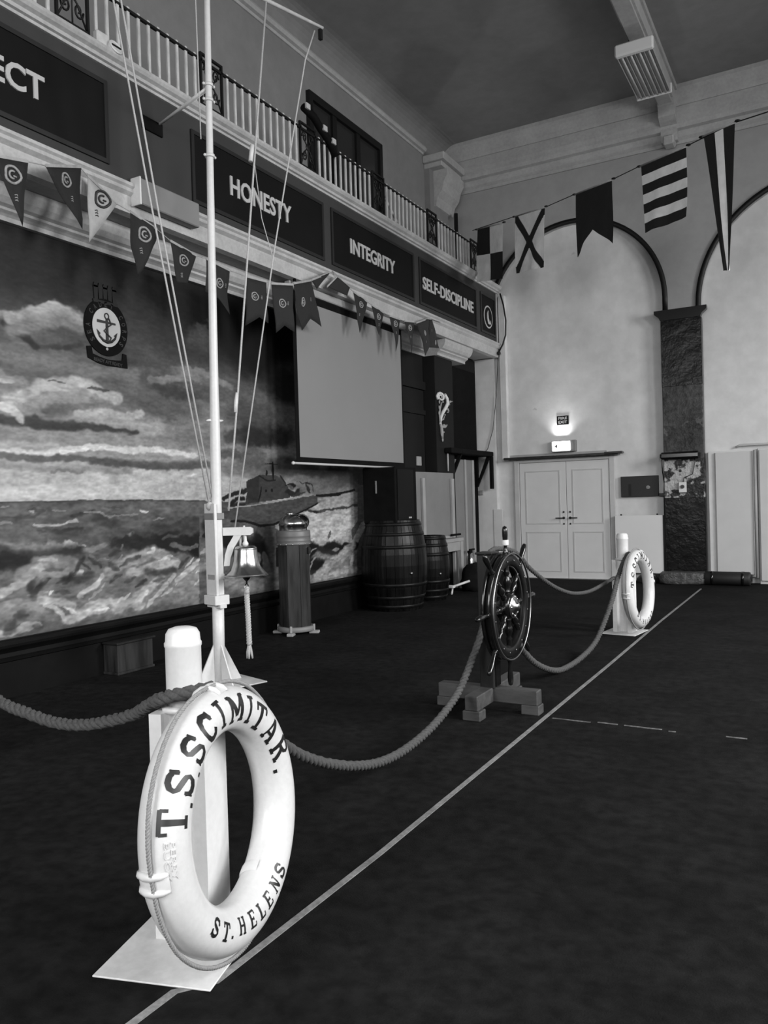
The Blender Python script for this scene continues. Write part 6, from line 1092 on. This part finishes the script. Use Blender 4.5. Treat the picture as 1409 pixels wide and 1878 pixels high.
obj('tassel', m, line_m, t); obj('whipping', MB().tube([pts[0], pts[1]], [.010, .024], 10), line_m, t)

# ================================================================ BINNACLE
bx_, by_ = -5.08, 6.98
t = thing('binnacle', 'wooden binnacle with pale collar and polished brass dome against the mural', 'binnacle', (bx_, by_, 0))
Mt = Matrix.Translation((bx_, by_, 0)) @ rotz(radians(10))
for k in range(8):
    a0 = k*pi/4+.012; a1 = (k+1)*pi/4-.012; r = .178
    P = [(r*cos(a0), r*sin(a0)), (r*cos(a1), r*sin(a1)), ((r-.02)*cos(a1), (r-.02)*sin(a1)), ((r-.02)*cos(a0), (r-.02)*sin(a0))]
    obj('body_plank', MB().prism(P, .085, .965, Mt), wood_m, t)
obj('body_core', MB().lathe([(.150,.085),(.150,.96)], 24, Mt), wood_d, t)
obj('base_ring', MB().lathe([(.19,.03),(.20,.035),(.20,.075),(.185,.085)], 32, Mt), grey_m, t)
for k in range(4):
    M = Mt @ rotz(pi/4+k*pi/2-radians(35)); obj('foot', MB().bbox((.15,-.035,0), (.255,.035,.03), .005, M).bbox((.19,-.012,.03), (.21,.012,.10), .004, M), grey_l, t)
obj('collar', MB().lathe([(.165,.955),(.183,.96),(.186,.97),(.183,.98),(.183,1.0),(.185,1.003),(.183,1.006),(.183,1.05),(.185,1.053),(.183,1.056),(.183,1.095),(.180,1.11),(.15,1.115)], 40, Mt), collar_m, t)
obj('collar_studs', (lambda q: [q.sphere((.185*cos(k*pi/8), .185*sin(k*pi/8), .968), .007, 8, 6, 0, Mt) for k in range(16)] and q)(MB()), brass, t)
dome = [(.150,1.115),(.150,1.165),(.155,1.170),(.150,1.20),(.134,1.235),(.105,1.265),(.06,1.285),(.0,1.29)]
obj('dome', MB().lathe(dome, 40, Mt, cap=False), brass, t)
obj('dome_knob', MB().sphere((-.03,-.02,1.295), (.045,.03,.018), 12, 8, 0, Mt), brass, t)
Ms = frame(Vector((bx_+.07, by_+.03, 1.205)), Vector((0,0,1)), Vector((-.6,-.8,0)), Vector((.8,-.6,0)))
obj('lamp_house', MB().lathe([(.075,-.02),(.083,.04),(.083,.07),(.066,.074),(.066,.06),(.0,.062)], 28, Ms, cap=False), black_m, t)
obj('side_bracket', MB().bbox((-.20,-.03,.90), (-.165,.03,.93), .004, Mt).bbox((-.215,-.012,.72), (-.18,.012,.90), .004, Mt).bbox((.165,-.03,.86), (.19,.03,.93), .004, Mt), black_m, t)

# ================================================================ BARRELS
def barrel(loc, H_, R0, R1, label, n=24):
    t = thing('barrel', label, 'barrel', loc); L = Vector(loc)
    rad = lambda z: R0+(R1-R0)*(1-((z/H_-.5)/.5)**2)
    zz = [H_*k/8 for k in range(9)]
    M0 = Matrix.Translation(L); st0 = None
    for k in range(n):
        a0 = 2*pi*k/n+.006; a1 = 2*pi*(k+1)/n-.006; v = []; f = []
        for z in zz:
            r = rad(z)
            for rr_, a in ((r, a0), (r*1.004, (a0+a1)/2), (r, a1), (r-.03, a1), (r-.03, a0)): v.append((rr_*cos(a), rr_*sin(a), z))
        for i in range(len(zz)-1):
            for j in range(5): f.append((i*5+j, i*5+(j+1)%5, (i+1)*5+(j+1)%5, (i+1)*5+j))
        f += [(4,3,2,1,0), tuple((len(zz)-1)*5+j for j in range(5))]
        obj('stave', MB().add(v, f, False, 0, M0), wood_b, t)
    for z, w in ((.015,.05),(.115,.045),(.245,.04),(.395,.03) if 0 else (.27,.0),(.0,.0)):
        pass
    for fr in (.03, .13, .27, .69, .83, .94):
        z = H_*fr; w = .045; obj('hoop', MB().lathe([(rad(z)+.002, z), (rad(z)+.0075, z+.003), (rad(z+w)+.0075, z+w-.003), (rad(z+w)+.002, z+w)], 48, M0, cap=False), hoop_m, t)
    obj('barrel_head', MB().lathe([(.0,H_-.035),(rad(H_)-.028,H_-.035),(rad(H_)-.028,H_-.055)], 32, M0, cap=False), wood_b, t)
    obj('bung_ring', MB().sphere((rad(H_*.42)*cos(-.55), rad(H_*.42)*sin(-.55), H_*.42), .022, 10, 8, 0, M0), brass_d, t)
    return t
barrel((-4.985, 9.05, 0), 1.15, .345, .43, 'large dark oak barrel with iron hoops and a black cabinet on its top')
barrel((-4.97, 10.02, 0), .90, .24, .30, 'smaller dark barrel tucked behind the large one')
t = thing('black_cabinet', 'black loudspeaker cabinet standing on top of the large barrel', 'speaker', (-4.985, 9.05, 1.116))
obj('cabinet_body', MB().bbox((-5.25, 8.75, 1.116), (-4.77, 9.33, 1.83), .012), black_d, t)
obj('front_grille', MB().bbox((-4.768, 8.79, 1.15), (-4.755, 9.22, 1.80), .004), panel_m, t)
obj('side_handle', MB().bbox((-5.06, 8.738, 1.50), (-5.04, 8.749, 1.66), .002), grey_m, t)
obj('badge_plate', MB().bbox((-4.756, 9.06, 1.17), (-4.752, 9.14, 1.19), .001), grey_l, t)

# ================================================================ ROPES
def hemp(pts, R, label):
    p = [Vector(q) for q in pts]; return tag(obj('barrier_rope', rope_mesh(p, R, .11, .022), rope_m, origin=p[0]), label, 'rope')
hemp([(-1.735,1.925,.818), (-1.80,1.862,.808), (-1.88,1.852,.788), (-1.985,1.90,.748), (-2.155,1.985,.675), (-2.314,2.007,.625), (-2.483,2.025,.587), (-2.663,2.044,.572), (-2.855,2.065,.583), (-3.06,2.086,.606), (-3.5,2.2,.66), (-4.17,2.33,.80)], .024, 'thick hemp rope sagging from the near lifebuoy post to the left edge')
hemp([(-1.735,1.93,.81), (-1.78,2.10,.73), (-1.87,2.35,.55), (-1.906,2.544,.426), (-1.913,2.664,.354), (-1.924,2.838,.273), (-1.939,3.083,.184), (-1.956,3.363,.117), (-1.976,3.689,.094), (-1.999,4.073,.123), (-2.021,4.433,.212), (-2.035,4.70,.37), (-2.0,4.80,.55), (-1.99,4.83,.66)], .024, 'thick hemp rope sagging from the near lifebuoy post to the wheel stand')
def shift(pts, k):       # slide along the view ray keeps the drawn line of the rope
    C0 = Vector((0,0,1.4)); return [C0+(Vector(p)-C0)*k for p in pts]
hemp([(-1.99,4.97,.74)]+[tuple(p) for p in shift([(-2.04,5.25,.56), (-2.025,5.41,.425), (-2.013,5.623,.248), (-2.0,5.854,.114), (-1.982,6.181,.002), (-1.966,6.46,-.038), (-1.942,6.902,-.023), (-1.92,7.298,.05), (-1.901,7.631,.229), (-1.888,7.872,.401)], .955)]+[(-1.83,7.85,.60), (-1.81,8.08,.76), (-1.80,8.2,.80)], .024, 'hemp rope sagging low from the wheel stand to the distant lifebuoy post')
hemp([(-2.04,4.97,1.0), (-2.13,5.4,1.03), (-2.109,5.757,.978), (-2.093,6.019,.836), (-2.07,6.378,.688), (-2.05,6.694,.588), (-2.029,7.039,.519), (-2.002,7.468,.495), (-1.968,8.005,.531), (-1.93,8.13,.56)], .019, 'thinner hemp rope behind the wheel running to the back of the distant post')
# ---------------------------------------------------------------- unused meshes out
for me in list(bpy.data.meshes):
    if me.users == 0: bpy.data.meshes.remove(me)
